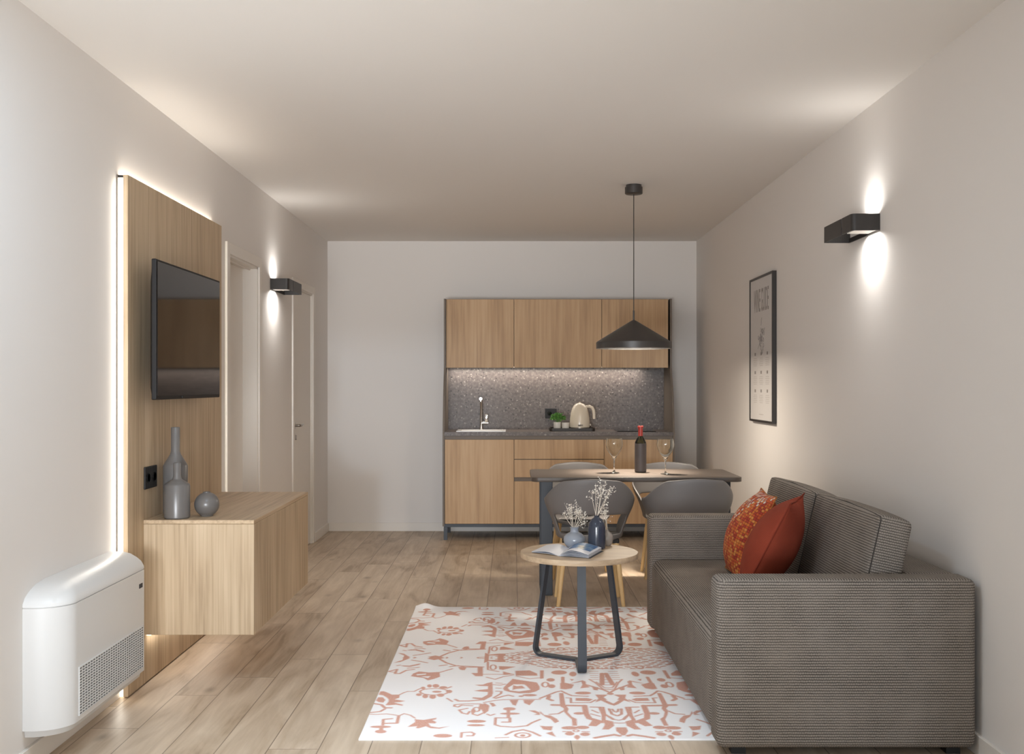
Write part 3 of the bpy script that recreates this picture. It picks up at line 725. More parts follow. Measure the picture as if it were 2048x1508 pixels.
lamp('pendant_light', 'SPOT', (px_, py_, 1.585), 190, (1, .88, .74), (0, 0, 0), parent=pn, spot_size=math.radians(62), spot_blend=.9, shadow_soft_size=.03)

lamp('pendant_light', 'AREA', (px_, py_, 1.562), 16, (1, .88, .73), (0, 0, 0), parent=pn, shape='DISK', size=.30)

# ------------------------------------------------------------ dining table
dt = thing('dining_table', (.76, 6.8, 0), 'dark narrow dining table with flat steel legs under the pendant', 'table')
tp_ = rrect(.118, 1.40, 6.48, 7.13, .05, 6)
MB().prism(tp_, .722, .75, bev=.003).build('tabletop', M['tabletop'], dt, smooth=True, angle=30)
for x in (.178, 1.285):
    b = MB()
    pts = [(x, 6.64, .721), (x, 6.62, .4), (x, 6.60, .008), (x, 7.0, .008), (x, 6.98, .4), (x, 6.96, .721)]
    b.box(x, x+.075, 6.655, 6.675, .005, .7215, .003, 1).box(x, x+.075, 6.955, 6.975, .005, .7215, .003, 1).box(x, x+.075, 6.655, 6.975, 0, .012, .003, 1).box(x, x+.075, 6.655, 6.975, .705, .7215, .003, 1)
    b.build('leg', M['table_leg'], dt)
# bottle
bo = thing('wine_bottle', (.824, 6.86, .75), 'wine bottle with red capsule on the dark dining table', 'bottle')
bx, by = .824, 6.86
MB().lathe([(0, .001), (.033, .001), (.0365, .005), (.0365, .185), (.035, .195), (.027, .212), (.017, .226), (.0135, .24), (.0135, .262), (.0115, .262), (.0115, .24), (.015, .224), (.025, .210), (.033, .194), (.0348, .185), (.0348, .006), (0, .0035)], (bx, by, .75), 40).build('glass_body', M['bottle_glass'], bo, smooth=True)
MB().lathe([(.0367, .006), (.0375, .006), (.0375, .186), (.0367, .186)], (bx, by, .75), 40, close=True).build('sleeve', M['bottle_label'], bo, smooth=True)
MB().lathe([(0, .006), (.0340, .006), (.0340, .184), (0, .184)], (bx, by, .75), 32).build('wine', M['bottle_label'], bo, smooth=True)
MB().lathe([(.0138, .232), (.0150, .232), (.0150, .285), (.0185, .286), (.0185, .297), (0, .2975), (0, .2965), (.0138, .2625)], (bx, by, .75), 32).build('capsule', M['cap'], bo, smooth=True)
# wine glasses
def wineglass(x, y, label):
    g_ = thing('wine_glass', (x, y, .75), label, 'wine glass', 'wine glasses on the dining table')
    out = [(0, .0008), (.034, .0008), (.035, .002), (.033, .0035), (.012, .006), (.006, .012), (.0042, .03), (.0042, .078), (.008, .088), (.022, .110), (.046, .142), (.0585, .172), (.060, .19), (.056, .212), (.0535, .222)]
    inn = [(.0525, .222), (.055, .212), (.0588, .19), (.0573, .172), (.0448, .1435), (.021, .112), (.007, .095), (0, .092)]
    sc_ = .92
    MB().lathe([(r*sc_, z) for r, z in out+inn], (x, y, .75), 48).build('glass', M['glass'], g_, smooth=True, angle=60)
    return g_
wineglass(.651, 6.82, 'stemmed wine glass standing on the table left of the bottle')
wineglass(.965, 6.73, 'stemmed wine glass standing on the table right of the bottle')

# ------------------------------------------------------------ chairs
def chair_shell():
    bm = bmesh.new(); N = 48
    def sm(a, b_, x): t = max(0, min(1, (x-a)/(b_-a))); return t*t*(3-2*t)
    TH = 118
    ths = [math.radians(-TH+2*TH*k/N) for k in range(N+1)]
    def plan(th, z):
        k = sm(.42, .64, z); rx = .195+.073*k; ry = .20+.065*sm(.42, .80, z)
        if z > .64: rx -= .02*sm(.64, .77, z)
        c, s_ = math.cos(th), math.sin(th); n = 2.5
        x = rx*math.copysign(abs(s_)**(2/n), s_); y = ry*math.copysign(abs(c)**(2/n), c)
        return x, -y   # back at -y (local), chair faces +y
    def ztop(d):
        z = .765-.012*sm(0, 35, d)
        z -= .118*sm(32, 88, d); z -= .05*sm(88, 110, d); z -= .10*sm(108, 118, d)
        return z
    rows_fix = [.404, .418, .432]
    rings = []
    for j in range(len(rows_fix)+7):
        ring = []
        for th in ths:
            d = abs(math.degrees(th))
            zt = ztop(d)
            if j < 3: z = rows_fix[j] + .0
            else:
                zb = .548-.03*sm(50, 80, d)
                zb = min(zb, .432+(zt-.432)*.45)
                z = zb+(zt-zb)*(j-3)/6
            x, y = plan(th, z)
            ring.append(bm.verts.new((x, y, z)))
        rings.append(ring)
    for j in range(len(rings)-1):
        for k in range(N):
            if j == 2:
                dm = abs(math.degrees((ths[k]+ths[k+1])/2))
                if dm < 64: continue
            bm.faces.new((rings[j][k], rings[j][k+1], rings[j+1][k+1], rings[j+1][k]))
    # seat pan: strips between left and right of first ring
    half = N//2; prev = None
    base = rings[0]
    M_ = 12; cols = []
    front = []
    rowsv = []
    for k in range(half+1):
        a, c = base[k], base[N-k]
        if k == half: rowsv.append([a]); continue
        row = [a]
        for q in range(1, M_):
            t = q/M_; p = a.co.lerp(c.co, t); p.z -= .022*math.sin(PI*t)*min(1, (half-k)/6+.2)
            row.append(bm.verts.new(p))
        row.append(c); rowsv.append(row)
    # rows go front(k=0) -> back(k=half)
    f0 = rowsv[0]; nf = []
    for lv in (1, 2):
        nf.append([bm.verts.new((v_.co.x*(1-.03*lv), v_.co.y+.055*lv*(1-.25*(lv-1)), v_.co.z-.004*lv*lv)) for v_ in f0])
    allr = [nf[1], nf[0]]+rowsv
    for i in range(len(allr)-1):
        a, c = allr[i], allr[i+1]
        if len(c) == 1:
            for q in range(len(a)-1): bm.faces.new((a[q], a[q+1], c[0]))
        else:
            for q in range(len(a)-1): bm.faces.new((a[q], a[q+1], c[q+1], c[q]))
    bmesh.ops.recalc_face_normals(bm, faces=bm.faces)
    me = bpy.data.meshes.new('shell'); bm.to_mesh(me); bm.free(); me.materials.append(M['chair'])
    me.polygons.foreach_set('use_smooth', [True]*len(me.polygons))
    return me
def make_chair(label):
    c = thing('dining_chair', (0, 0, 0), label, 'chair', 'grey shell chairs around the dining table')
    o = bpy.data.objects.new('shell', chair_shell()); COL.objects.link(o); o.parent = c
    md = o.modifiers.new('thick', 'SOLIDIFY'); md.thickness = .011; md.offset = 0
    md = o.modifiers.new('sub', 'SUBSURF'); md.levels = 1; md.render_levels = 1
    for sx in (-1, 1):
        for sy, yt, yb in ((-1, -.13, -.155), (1, .14, .155)):
            MB().cyl((sx*.148, yt, .398), (sx*.193, yb, 0), .0175, .0115, 20).build('leg', M['beech'], c, smooth=True)
    b = MB().box(-.168, .168, -.15, -.115, .375, .402, .004, 1).box(-.168, .168, .115, .15, .375, .402, .004, 1).box(-.03, .03, -.12, .12, .38, .4)
    b.build('bracket', M['black'], c)
    return c
ch = make_chair('grey shell chair with its back to the coffee table, left one')
ch.location = (.465, 6.463, 0)
ch['label'] = 'grey shell chair seen from behind, directly beyond the coffee table'
copy_thing(ch, (1.055, 6.480, 0), math.radians(5), 'grey shell chair seen from behind, beyond the far sofa arm')
copy_thing(ch, (.47, 7.36, 0), PI, 'grey shell chair behind the table in front of the drawers')
copy_thing(ch, (1.10, 7.36, 0), PI-math.radians(2), 'grey shell chair behind the table under the cooktop')

# ------------------------------------------------------------ rug
XC, YCR, HW, HL = .415, 5.112, .98, 1.172
def W(px, py): s = (py-HZ)/CH; return ((px-CX)/s-XC, F/s-YCR)
fills, rings_, strokes = [], [], []
def T(o, sc, pts): return [W(o[0]+x/sc, o[1]+y/sc) for x, y in pts]
A_, B_, C_ = ((720, 1330), 9.428), ((900, 1330), 9.428), ((1080, 1330), 9.428)
D_ = ((720, 1200), 5.2)
def P(o, *pts): fills.append((T(*o, pts), 1))
def PH(o, *pts): fills.append((T(*o, pts), 0))
def S(o, w_, *pts): strokes.append((T(*o, pts), w_/2))
def E(o, cx, cy, rx, ry, ring=0):
    pts = [(cx+rx*math.cos(2*PI*k/16), cy+ry*math.sin(2*PI*k/16)) for k in range(16)]
    if ring: strokes.append((T(*o, pts+[pts[0]]), ring/2))
    else: fills.append((T(*o, pts), 1))
# --- left field
P(A_, (380,530),(450,525),(540,560),(600,590),(700,590),(750,590),(740,650),(650,680),(850,710),(760,730),(640,740),(810,780),(800,800),(680,780),(540,790),(480,790),(540,720),(540,680),(500,640),(430,600),(350,590))
P(A_, (300,700),(340,640),(430,640),(480,690),(440,740),(350,730))
S(A_, .014, (270,760),(400,780),(470,840),(590,840)); S(A_, .012, (470,860),(380,910),(200,930))
S(A_, .008, (750,590),(830,550),(900,530),(1020,530),(1100,490),(1200,450))
for e in ((1190,465,45,25),(1310,425,45,30),(1430,425,65,35),(1570,455,80,25),(1110,590,55,25),(1230,620,55,38),(1370,630,65,40),(1520,600,70,32),(1680,530,60,30)): E(A_, *e)
E(A_, 1400, 535, 270, 62, .010); E(A_, 1450, 535, 90, 18)
S(A_, .010, (1640,470),(1720,440)); S(A_, .009, (1640,660),(1740,720))
P(A_, (960,240),(1000,190),(1110,150),(1300,170),(1500,160),(1510,250),(1400,290),(1280,320),(1190,270),(1090,260))
PH(A_, (1060,205),(1250,190),(1240,210),(1080,225)); PH(A_, (1150,245),(1330,240),(1280,275))
S(A_, .010, (1500,170),(1600,140),(1740,100))
S(A_, .012, (540,150),(700,110),(660,190),(750,190),(870,130),(1020,110)); S(A_, .010, (900,90),(1050,80),(1110,70))
S(A_, .009, (700,40),(760,30)); S(A_, .010,(830,50),(930,60),(1110,20))
S(A_, .008, (180,960),(300,965),(500,955),(620,970),(740,990),(830,950),(950,980),(1030,1030))
S(A_, .013, (730,990),(700,1130),(480,1135)); S(A_, .012, (430,1170),(440,1060),(600,1045))
E(A_, 390, 1200, 200, 22); E(A_, 390, 1290, 110, 32); E(A_, 400,1240,40,60)
P(A_, (1030,1030),(1060,1060),(1200,1070),(1440,1030),(1430,1060),(1360,1070),(1440,1110),(1420,1135),(1290,1130),(1330,1190),(1480,1215),(1680,1190),(1500,1235),(1330,1225),(1240,1190),(1100,1230),(1050,1220),(1080,1190),(900,1200),(960,1160),(1040,1110))
E(A_, 1560, 1370, 180, 35)
# comb and feathers
P(B_, (700,370),(800,350),(810,560),(790,620),(640,700),(420,660),(430,640),(600,650),(710,590),(715,540),(560,530),(450,515),(560,500),(715,485),(715,430),(560,425),(470,405),(620,400))
P(B_, (1000,470),(1060,400),(1130,340),(1180,290),(1300,310),(1500,340),(1640,360),(1690,440),(1690,490),(1620,530),(1500,560),(1300,565),(1130,540),(1020,510))
PH(B_, (1090,460),(1200,395),(1400,395),(1450,430),(1520,500),(1300,530),(1130,510))
P(B_, (1190,410),(1260,430),(1360,420),(1420,470),(1260,480),(1180,500))
S(B_, .009, (800,400),(950,410),(1040,390)); S(B_, .008, (870,370),(980,375)); S(B_, .008, (870,465),(960,470)); S(B_, .010, (870,525),(970,530),(960,570),(820,650))
S(B_, .012, (860,660),(1000,620),(1100,600),(1190,620)); S(B_, .009, (640,740),(850,700),(1000,685),(1300,680),(1697,680))
P(B_, (1120,690),(1290,690),(1240,800),(1180,780)); P(B_, (1380,690),(1600,690),(1500,790),(1400,750)); E(B_, 1500, 600, 140, 22); E(B_,1340,620,50,14)
S(B_, .013, (100,680),(160,710),(350,710),(600,690)); S(B_, .010, (560,765),(300,765),(90,780),(80,810),(150,825),(220,790),(420,800))
S(B_, .010, (330,850),(170,880),(230,940),(330,960),(370,910)); S(B_, .010, (420,900),(430,960),(520,985),(600,950),(700,900),(720,800),(650,760))
P(B_, (560,760),(720,780),(720,900),(640,960),(600,880),(540,840)); S(B_, .009, (700,960),(760,985),(840,960)); P(B_, (740,740),(820,750),(870,800),(800,820))
E(B_, 500, 870, 60, 40, .009); E(B_, 440, 900, 45, 40)
E(B_, 1120, 860, 120, 30); E(B_, 1130, 950, 190, 20); S(B_, .014, (1100,860),(1100,1030))
S(B_, .011, (1100,1030),(860,1030),(850,1160),(950,1190),(1200,1205),(1450,1180),(1550,1120),(1697,1060)); S(B_, .012, (1130,1030),(1130,1110),(990,1110))
E(B_, 500, 1095, 180, 28); E(B_, 490, 1170, 170, 20)
S(B_, .010, (210,1400),(220,1310),(400,1300),(460,1330),(430,1370),(320,1370))
S(B_, .012, (1050,1350),(1180,1290),(1380,1255),(1550,1300),(1697,1370)); E(B_, 1370, 1360, 140, 45, .010); E(B_, 1370,1365,50,22); S(B_, .008, (860,1410),(1100,1400))
S(B_, .011, (0,60),(150,40),(280,70),(600,70)); E(B_, 240,95,55,30); P(B_, (520,70),(620,70),(620,240),(480,240),(400,180),(520,180))
S(B_, .008, (620,205),(900,205),(1050,210),(1190,200)); P(B_, (1000,150),(1190,200),(1000,215)); S(B_, .009, (690,260),(850,300),(1000,250),(1200,215))
P(B_, (920,50),(1240,60),(1000,120),(930,110)); P(B_, (1230,140),(1500,130),(1640,190),(1650,230),(1240,230)); S(B_,.008,(1250,240),(1500,290),(1697,270))
P(B_, (1480,890),(1600,890),(1697,930),(1697,975),(1580,970),(1640,950))
# mid band left (crop D, scale 5.2)
S(D_, .009, (300,760),(380,770)); P(D_, (350,570),(430,590),(520,620),(420,660),(350,668),(440,640),(450,620),(400,600))
for q in ((540,600,600,560,680,560),(560,620,640,600,720,560),(540,640,600,650,700,668),(440,700,520,700,620,680)): S(D_, .010, (q[0],q[1]),(q[2],q[3]),(q[4],q[5]))
P(D_, (700,625),(770,600),(880,620),(770,640)); S(D_, .012, (820,620),(960,560),(1130,545),(1250,545)); S(D_, .013, (820,625),(900,670),(1000,700),(1280,712))
S(D_, .010, (900,620),(960,590),(1090,575),(1230,575)); S(D_, .009, (1050,620),(1100,600),(1200,605),(1230,620)); S(D_, .011, (800,580),(900,600)); S(D_, .012, (830,700),(900,690))
P(D_, (1020,712),(1110,712),(1090,745),(1040,740)); S(D_, .009, (1240,620),(1290,622))
S(D_, .010, (1330,660),(1330,740),(1440,760)) ; S(D_, .010, (1310,540),(1310,490),(1460,480)); E(D_, 1385,715,30,25,.009); P(D_, (1300,570),(1340,600),(1420,600),(1480,570),(1520,600),(1490,620),(1520,660),(1440,660),(1340,650),(1290,670))
PH(D_, (1340,612),(1430,612),(1430,640),(1340,640))
S(D_, .009, (1580,620),(1700,585),(1830,570)); S(D_, .009, (1580,625),(1660,660),(1830,690)); S(D_, .008,(1640,620),(1760,600),(1850,610)); S(D_,.008,(1650,640),(1780,660),(1870,650))
# --- centre medallion (left of the axis)
P(C_, (380,370),(450,360),(640,400),(600,470),(480,490),(380,480)); S(C_, .016, (430,260),(430,370)); P(C_, (560,380),(800,320),(860,340),(870,400),(940,450),(760,470),(800,400),(780,345),(620,375))
S(C_, .013, (860,400),(1000,440),(1200,500),(1320,550)); E(C_, 1350, 570, 90, 26); P(C_,(980,440),(1100,450),(1090,510),(1010,500))
S(C_, .012, (0,660),(150,600),(300,540),(400,520),(500,570),(600,610),(900,620)); E(C_, 810, 560, 155, 28)
P(C_, (360,560),(440,560),(480,780),(540,860),(520,920),(600,1010),(690,1050),(700,1180),(610,1180),(600,1060),(500,970),(440,900),(450,850),(380,810),(370,700))
S(C_, .022, (240,785),(400,790)); S(C_, .018, (170,610),(150,670),(230,700)); S(C_, .020, (470,795),(800,800)); S(C_, .024, (840,800),(870,950),(930,1040),(1180,1110)); E(C_, 740, 945, 110, 24)
S(C_, .010, (440,900),(350,950),(180,965)); P(C_, (0,900),(80,975),(200,985),(320,1050),(360,1100),(280,1130),(200,1050),(100,1010),(0,940))
P(C_, (0,1180),(100,1190),(240,1190),(220,1270),(60,1250)); P(C_,(110,1320),(230,1290),(300,1390),(210,1360))
S(C_, .010, (500,650),(580,655),(585,745),(950,740),(1050,690)); P(C_, (670,655),(890,655),(1000,680),(930,715),(670,705))
P(C_, (1040,590),(1280,590),(1200,640),(1270,690),(1180,690),(1040,735),(1100,660)); S(C_, .020, (1200,700),(1330,760),(1430,790),(1520,780))
for yy in (200, 255, 305, 355, 405): S(C_, .008, (1130,yy),(1290,yy))
S(C_, .022, (1170,190),(1170,400))
S(C_, .008, (1060,350),(1140,410),(1210,455),(1300,465)); S(C_, .009, (930,300),(1050,370),(1180,480),(1330,500))
S(C_, .012, (960,825),(1190,830),(1220,960),(1380,1060)); S(C_, .009, (960,955),(1130,1000)); S(C_, .009, (980,885),(1100,935)); S(C_, .016, (1130,830),(1200,980),(1200,1080))
S(C_, .012, (1300,860),(1360,960),(1450,990)); S(C_, .010, (1360,865),(1400,910),(1460,925)); S(C_, .009, (1300,1000),(1400,1060),(1480,1075)); S(C_, .009, (1400,1125),(1500,1130))
P(C_, (910,1180),(990,1070),(1180,1110),(1060,1190)); P(C_, (1200,1060),(1380,1100),(1400,1180),(1300,1250),(1170,1250),(1220,1170)); P(C_, (1430,1210),(1640,1210),(1640,1370),(1540,1360),(1440,1280))
for e in ((560,1220,160,32),(800,1212,130,32),(560,1330,90,34),(850,1340,95,34),(700,1395,55,40)): E(C_, *e)
E(C_, 680, 1275, 50, 18, .008); S(C_, .018, (1040,1410),(1200,1380),(1400,1350),(1500,1370)); S(C_,.009,(440,1290),(580,1290)); S(C_,.009,(800,1290),(920,1295))
E(C_, 360, 170, 150, 40); E(C_, 460, 70, 70, 28, .010); S(C_, .012, (80,80),(300,60)); E(C_, 620, 200, 70, 45); E(C_, 200, 310, 80, 32); E(C_, 220, 430, 70, 35); E(C_, 100, 400, 60, 45, .010)
P(C_, (560,290),(640,300),(600,330)); P(C_, (0,130),(70,130),(70,280),(0,290))
for k in range(6): E(C_, 900+k*95, 85+(k % 2)*8, 34, 18)
for k in range(5): S(C_, .006, (930+k*10, 150+k*38), (1090, 150+k*38))
for k in range(7): E(C_, 640+k*60, 15, 22, 10)

def seg_dist(U, V, pts):
    d = np.full(U.shape, 9.0)
    for (x0, y0), (x1, y1) in zip(pts[:-1], pts[1:]):
        dx, dy = x1-x0, y1-y0; L = dx*dx+dy*dy+1e-12
        t = np.clip(((U-x0)*dx+(V-y0)*dy)/L, 0, 1)
        d = np.minimum(d, np.hypot(U-x0-t*dx, V-y0-t*dy))
    return d
def inside(U, V, pts):
    r = np.zeros(U.shape, bool); n = len(pts)
    for i in range(n):
        x0, y0 = pts[i]; x1, y1 = pts[(i+1) % n]
        if y0 == y1: continue
        c = ((y0 > V) != (y1 > V)) & (U < (x1-x0)*(V-y0)/(y1-y0)+x0)
        r ^= c
    return r
ST = .004
nu, nv = int(round(HW/ST)), int(round(HL/ST))
Uq, Vq = np.meshgrid(-HW+np.arange(nu+1)*HW/nu, -HL+np.arange(nv+1)*HL/nv)
pat = np.zeros(Uq.shape)
def sub(pts, pad=.03):
    xs = [p[0] for p in pts]; ys = [p[1] for p in pts]
    i0 = max(0, int((min(xs)-pad+HW)/HW*nu)); i1 = min(nu+1, int((max(xs)+pad+HW)/HW*nu)+2)
    j0 = max(0, int((min(ys)-pad+HL)/HL*nv)); j1 = min(nv+1, int((max(ys)+pad+HL)/HL*nv)+2)
    return slice(j0, j1), slice(i0, i1)
rng = np.random.default_rng(2)
for pts, on in fills:
    sl_ = sub(pts); U, V = Uq[sl_], Vq[sl_]
    if U.size == 0: continue
    d = seg_dist(U, V, pts+[pts[0]]); d = np.where(inside(U, V, pts), d, -d)
    c = np.clip(d/ST+.5, 0, 1)
    pat[sl_] = np.maximum(pat[sl_], c) if on else pat[sl_]*(1-c)
for pts, hw_ in strokes:
    sl_ = sub(pts); U, V = Uq[sl_], Vq[sl_]
    if U.size == 0: continue
    pat[sl_] = np.maximum(pat[sl_], np.clip((hw_-seg_dist(U, V, pts))/ST+.5, 0, 1))
# fine lace work near the middle of the medallion
A = np.abs(Vq); Uc = np.abs(Uq)
lace = (np.sin(Vq*150+3*np.sin(Uq*22))*np.cos(Uq*95+2*np.sin(Vq*30)) > .12)*((A < .20)*(Uc < .52)*(Uc/.52+A/.27 < 1.15))
band = ((np.abs(np.hypot(Uq/1.0, Vq*1.5)-.36) < .007) | (np.abs(np.hypot(Uq/1.0, Vq*1.5)-.45) < .006))*(A < .26)
pat = np.maximum(pat, lace*.85)
row = np.concatenate([pat, pat[:, :-1][:, ::-1]], axis=1)
full = np.concatenate([row, row[:-1][::-1]], axis=0)
ny_, nx_ = full.shape
xs = XC-HW+np.arange(nx_)*2*HW/(nx_-1); ys = YCR-HL+np.arange(ny_)*2*HL/(ny_-1)
XX, YY = np.meshgrid(xs, ys)
ZZ = np.full(XX.shape, .007)+.022*np.exp(-((XX-(XC-HW+.055))/.05)**2-((YY-(YCR+HL))/.05)**2)
nvt = nx_*ny_
# border ring of bottom vertices
top = np.stack([XX.ravel(), YY.ravel(), ZZ.ravel()], 1)
idx = np.arange(nvt).reshape(ny_, nx_)
quads = np.stack([idx[:-1, :-1], idx[:-1, 1:], idx[1:, 1:], idx[1:, :-1]], -1).reshape(-1, 4)
loop = np.concatenate([idx[0, :-1], idx[:-1, -1], idx[-1, :0:-1], idx[:0:-1, 0]])
bot = top[loop].copy(); bot[:, 2] = np.maximum(bot[:, 2]-.0065, .0005)
bi = nvt+np.arange(len(loop)); l2 = np.roll(loop, -1); b2 = np.roll(bi, -1)
side = np.stack([loop, bi, b2, l2], 1)
verts = np.concatenate([top, bot]).astype(np.float32); faces = np.concatenate([quads, side]).astype(np.int32)
me = bpy.data.meshes.new('rug')
me.vertices.add(len(verts)); me.vertices.foreach_set('co', verts.ravel())
me.loops.add(faces.size); me.loops.foreach_set('vertex_index', faces.ravel())
me.polygons.add(len(faces)); me.polygons.foreach_set('loop_start', np.arange(0, faces.size, 4, dtype=np.int32)); me.polygons.foreach_set('loop_total', np.full(len(faces), 4, dtype=np.int32))
me.update(calc_edges=True); me.validate()
at = me.attributes.new('pattern', 'FLOAT', 'POINT'); at.data.foreach_set('value', np.concatenate([full.ravel(), np.zeros(len(loop))]).astype(np.float32))
me.materials.append(M['rug'])
rug = bpy.data.objects.new('rug', me); COL.objects.link(rug)
prop(rug, 'white rug with coral ornamental pattern under the coffee table', 'rug')

# ------------------------------------------------------------ coffee table
ct = thing('coffee_table', (.317, 5.05, 0), 'round oak-topped coffee table on three grey steel legs', 'coffee table')
cx_, cy_ = .317, 5.05; ZR = .0078
MB().lathe([(0, .500), (.2755, .500), (.277, .502), (.277, .523), (.2755, .525), (0, .525)], (cx_, cy_, 0), 96).build('tabletop', M['oak2x'], ct, smooth=True)
for k in range(3):
    a = math.radians(-90+120*k); d = Vector((math.cos(a), math.sin(a), 0)); tn = Vector((-math.sin(a), math.cos(a), 0))
    c0 = Vector((cx_, cy_, 0)); rb, rt = .234, .165
    pts = [c0+d*.0+Vector((0, 0, ZR+.006)), c0+d*(rb-.035)+Vector((0, 0, ZR+.006))]
    for q in range(1, 8):
        t = PI/2*q/8; pts.append(c0+d*(rb-.035+.035*math.sin(t))+Vector((0, 0, ZR+.006+.035*(1-math.cos(t)))))
    pts.append(c0+d*rb+Vector((0, 0, ZR+.045)))
    pts.append(c0+d*rt+Vector((0, 0, .4995)))
    MB().tube(pts, 1, flat=(.040, .011, tn)).build('leg', M['table_leg'], ct, smooth=True, angle=30)

ZK = .525
# magazine: spine runs roughly toward camera-right; pages curve
mg = thing('open_magazine', (.19, 4.85, ZK), 'open magazine with blue photo lying on the round coffee table', 'magazine')
def tpt(px, py, z=ZK):
    s = (py-HZ)/(CH-z); return Vector(((px-CX)/s, F/s, z))
spF, spB = tpt(1117, 1112.5), tpt(1137, 1096)           # spine front/back
lF, lB = tpt(1063, 1105.5), tpt(1093, 1092)
rF, rB = tpt(1177, 1117), tpt(1203, 1102)
def sheet_(mb, a0, a1, b0, b1, prof_, z0, th):
    """ruled sheet from spine (a0 front,a1 back) to edge (b0,b1); prof_: list (t,z)"""
    t = bmesh.new(); up = []; dn = []
    for tt, z in prof_:
        for arr, dz in ((up, 0), (dn, -th)):
            arr.append([t.verts.new((a0.lerp(b0, tt).x, a0.lerp(b0, tt).y, z0+z+dz)), t.verts.new((a1.lerp(b1, tt).x, a1.lerp(b1, tt).y, z0+z+dz))])
    n = len(up)
    for i in range(n-1):
        t.faces.new((up[i][0], up[i+1][0], up[i+1][1], up[i][1])); t.faces.new((dn[i][1], dn[i+1][1], dn[i+1][0], dn[i][0]))
        t.faces.new((up[i][0], dn[i][0], dn[i+1][0], up[i+1][0])); t.faces.new((up[i][1], up[i+1][1], dn[i+1][1], dn[i][1]))
    t.faces.new((up[0][0], up[0][1], dn[0][1], dn[0][0])); t.faces.new((up[-1][0], dn[-1][0], dn[-1][1], up[-1][1]))
    bmesh.ops.recalc_face_normals(t, faces=t.faces)
    return mb._merge(t)
ts = [k/12 for k in range(13)]
def arc(h, tail): return [(t, h*math.sin(min(1, t/.45)*PI/2)*(1-.9*max(0, (t-.45)/.55)**1.3)+tail*t+.001) for t in ts]
b = MB(); sheet_(b, spF, spB, lF, lB, arc(.012, .003), ZK+.0005, .0012)
sheet_(b, spF, spB, lF, lB, arc(.004, .001), ZK+.0005, .0008); b.build('left_pages', M['paper'], mg, smooth=True)
b = MB()
for h, tl in ((.003, .001), (.009, .0025), (.014, .005), (.020, .009)):
    sheet_(b, spF, spB, rF, rB, arc(h, tl), ZK+.0008, .0009)
b.build('right_pages', M['paper'], mg, smooth=True)
b = MB(); sheet_(b, spF, spB, rF, rB, arc(.025, .012), ZK+.0008, .0008); rp = b.build('turning_page', M['paper'], mg, smooth=True)
b = MB()
pp = [(t, z+.0006) for t, z in arc(.025, .012) if .15 <= t]
sheet_(b, spF.lerp(spB, .30), spF.lerp(spB, .97), rF.lerp(rB, .30), rF.lerp(rB, .97), pp[:-1], ZK+.0008, .0004); b.build('photo', M['photo'], rp, smooth=True)
b = MB(); sheet_(b, spF, spB, rF.lerp(rF+(rF-spF), .06), rB.lerp(rB+(rB-spB), .06), [(t, .0012) for t in ts], ZK, .001); b.build('cover', M['table_leg'], mg)

# vases on coffee table
def place(px, y): return (px-CX)*y/F
yv = 5.175; xv = place(1149, yv)
v = MB().lathe([(0, 0), (.030, 0), (.040, .006), (.051, .022), (.0545, .037), (.050, .054), (.036, .067), (.022, .074), (.0195, .080), (.0195, .092), (.023, .097), (.021, .099), (.0165, .094), (.0165, .078), (.034, .064), (.048, .05), (.05, .036), (.036, .01), (0, .006)], (xv, yv, ZK), 48).build('vase', M['vase_blue'], smooth=True)
prop(v, 'squat pale blue vase with flared rim on the coffee table', 'vase')
yn = 5.13; xn = place(1193.5, yn)
v = MB().lathe([(0, 0), (.037, 0), (.0415, .005), (.0422, .03), (.0418, .105), (.038, .125), (.026, .142), (.0145, .149), (.0125, .154), (.0145, .160), (.0105, .160), (.009, .15), (.024, .138), (.036, .12), (.038, .03), (.036, .01), (0, .008)], (xn, yn, ZK), 48).build('vase', M['vase_navy'], smooth=True)
prop(v, 'dark navy bottle-shaped vase on the coffee table', 'vase')
ys_ = 5.235; xs_ = place(1213.5, ys_)
v = MB().lathe([(0, 0), (.018, 0), (.027, .01), (.0315, .03), (.030, .048), (.021, .062), (.010, .070), (.0085, .076), (.0065, .076), (.008, .068), (.018, .06), (.0275, .046), (.028, .03), (.02, .01), (0, .006)], (xs_, ys_, ZK), 40).build('vase', M['vase_stone'], smooth=True)
prop(v, 'small stone-coloured bud vase half hidden behind the navy vase', 'vase')

def sprig(base, mouth, tips, label, group, seed, fork=.5, bl=10, spread=.03, br=.0026):
    rnd = random.Random(seed)
    s = thing('dried_flower_sprig', base, label, 'dried flower', group)
    st_, fl = MB(), MB()
    base, mouth = Vector(base), Vector(mouth)
    node = None
    for tip in tips:
        tip = Vector(tip); mid = mouth.lerp(tip, fork)+Vector((rnd.uniform(-.004, .004), 0, 0))
        st_.tube([base, mouth, mid, mid.lerp(tip, .6), tip], [.0012, .0012, .0010, .0008, .0005], 6)
        for k in range(bl):
            t = rnd.uniform(.15, 1); p = mid.lerp(tip, t)
            q = p+Vector((rnd.gauss(0, spread*.5), rnd.gauss(0, spread*.4), rnd.gauss(.006, spread*.4)))
            st_.tube([p, p.lerp(q, .6)+Vector((0, 0, -.002)), q], [.0005, .0004, .0003], 4)
            fl.sphere(q, br*rnd.uniform(.5, 1.25), 1)
            if rnd.random() < .6:
                q2 = q+Vector((rnd.gauss(0, .006), rnd.gauss(0, .006), rnd.gauss(.002, .006)))
                st_.tube([q, q2], .0003, 4); fl.sphere(q2, br*rnd.uniform(.4, 1), 1)
    st_.build('stem', M['stem'], s)
    f_ = fl.build('blossoms', M['flower'], s); f_['kind'] = 'stuff'
    return s
def ppt(px, py, y): return ((px-CX)*y/F, y, CH-(py-HZ)*y/F)
gA = 'dried sprigs in the squat pale blue vase'
zb = ZK+.012
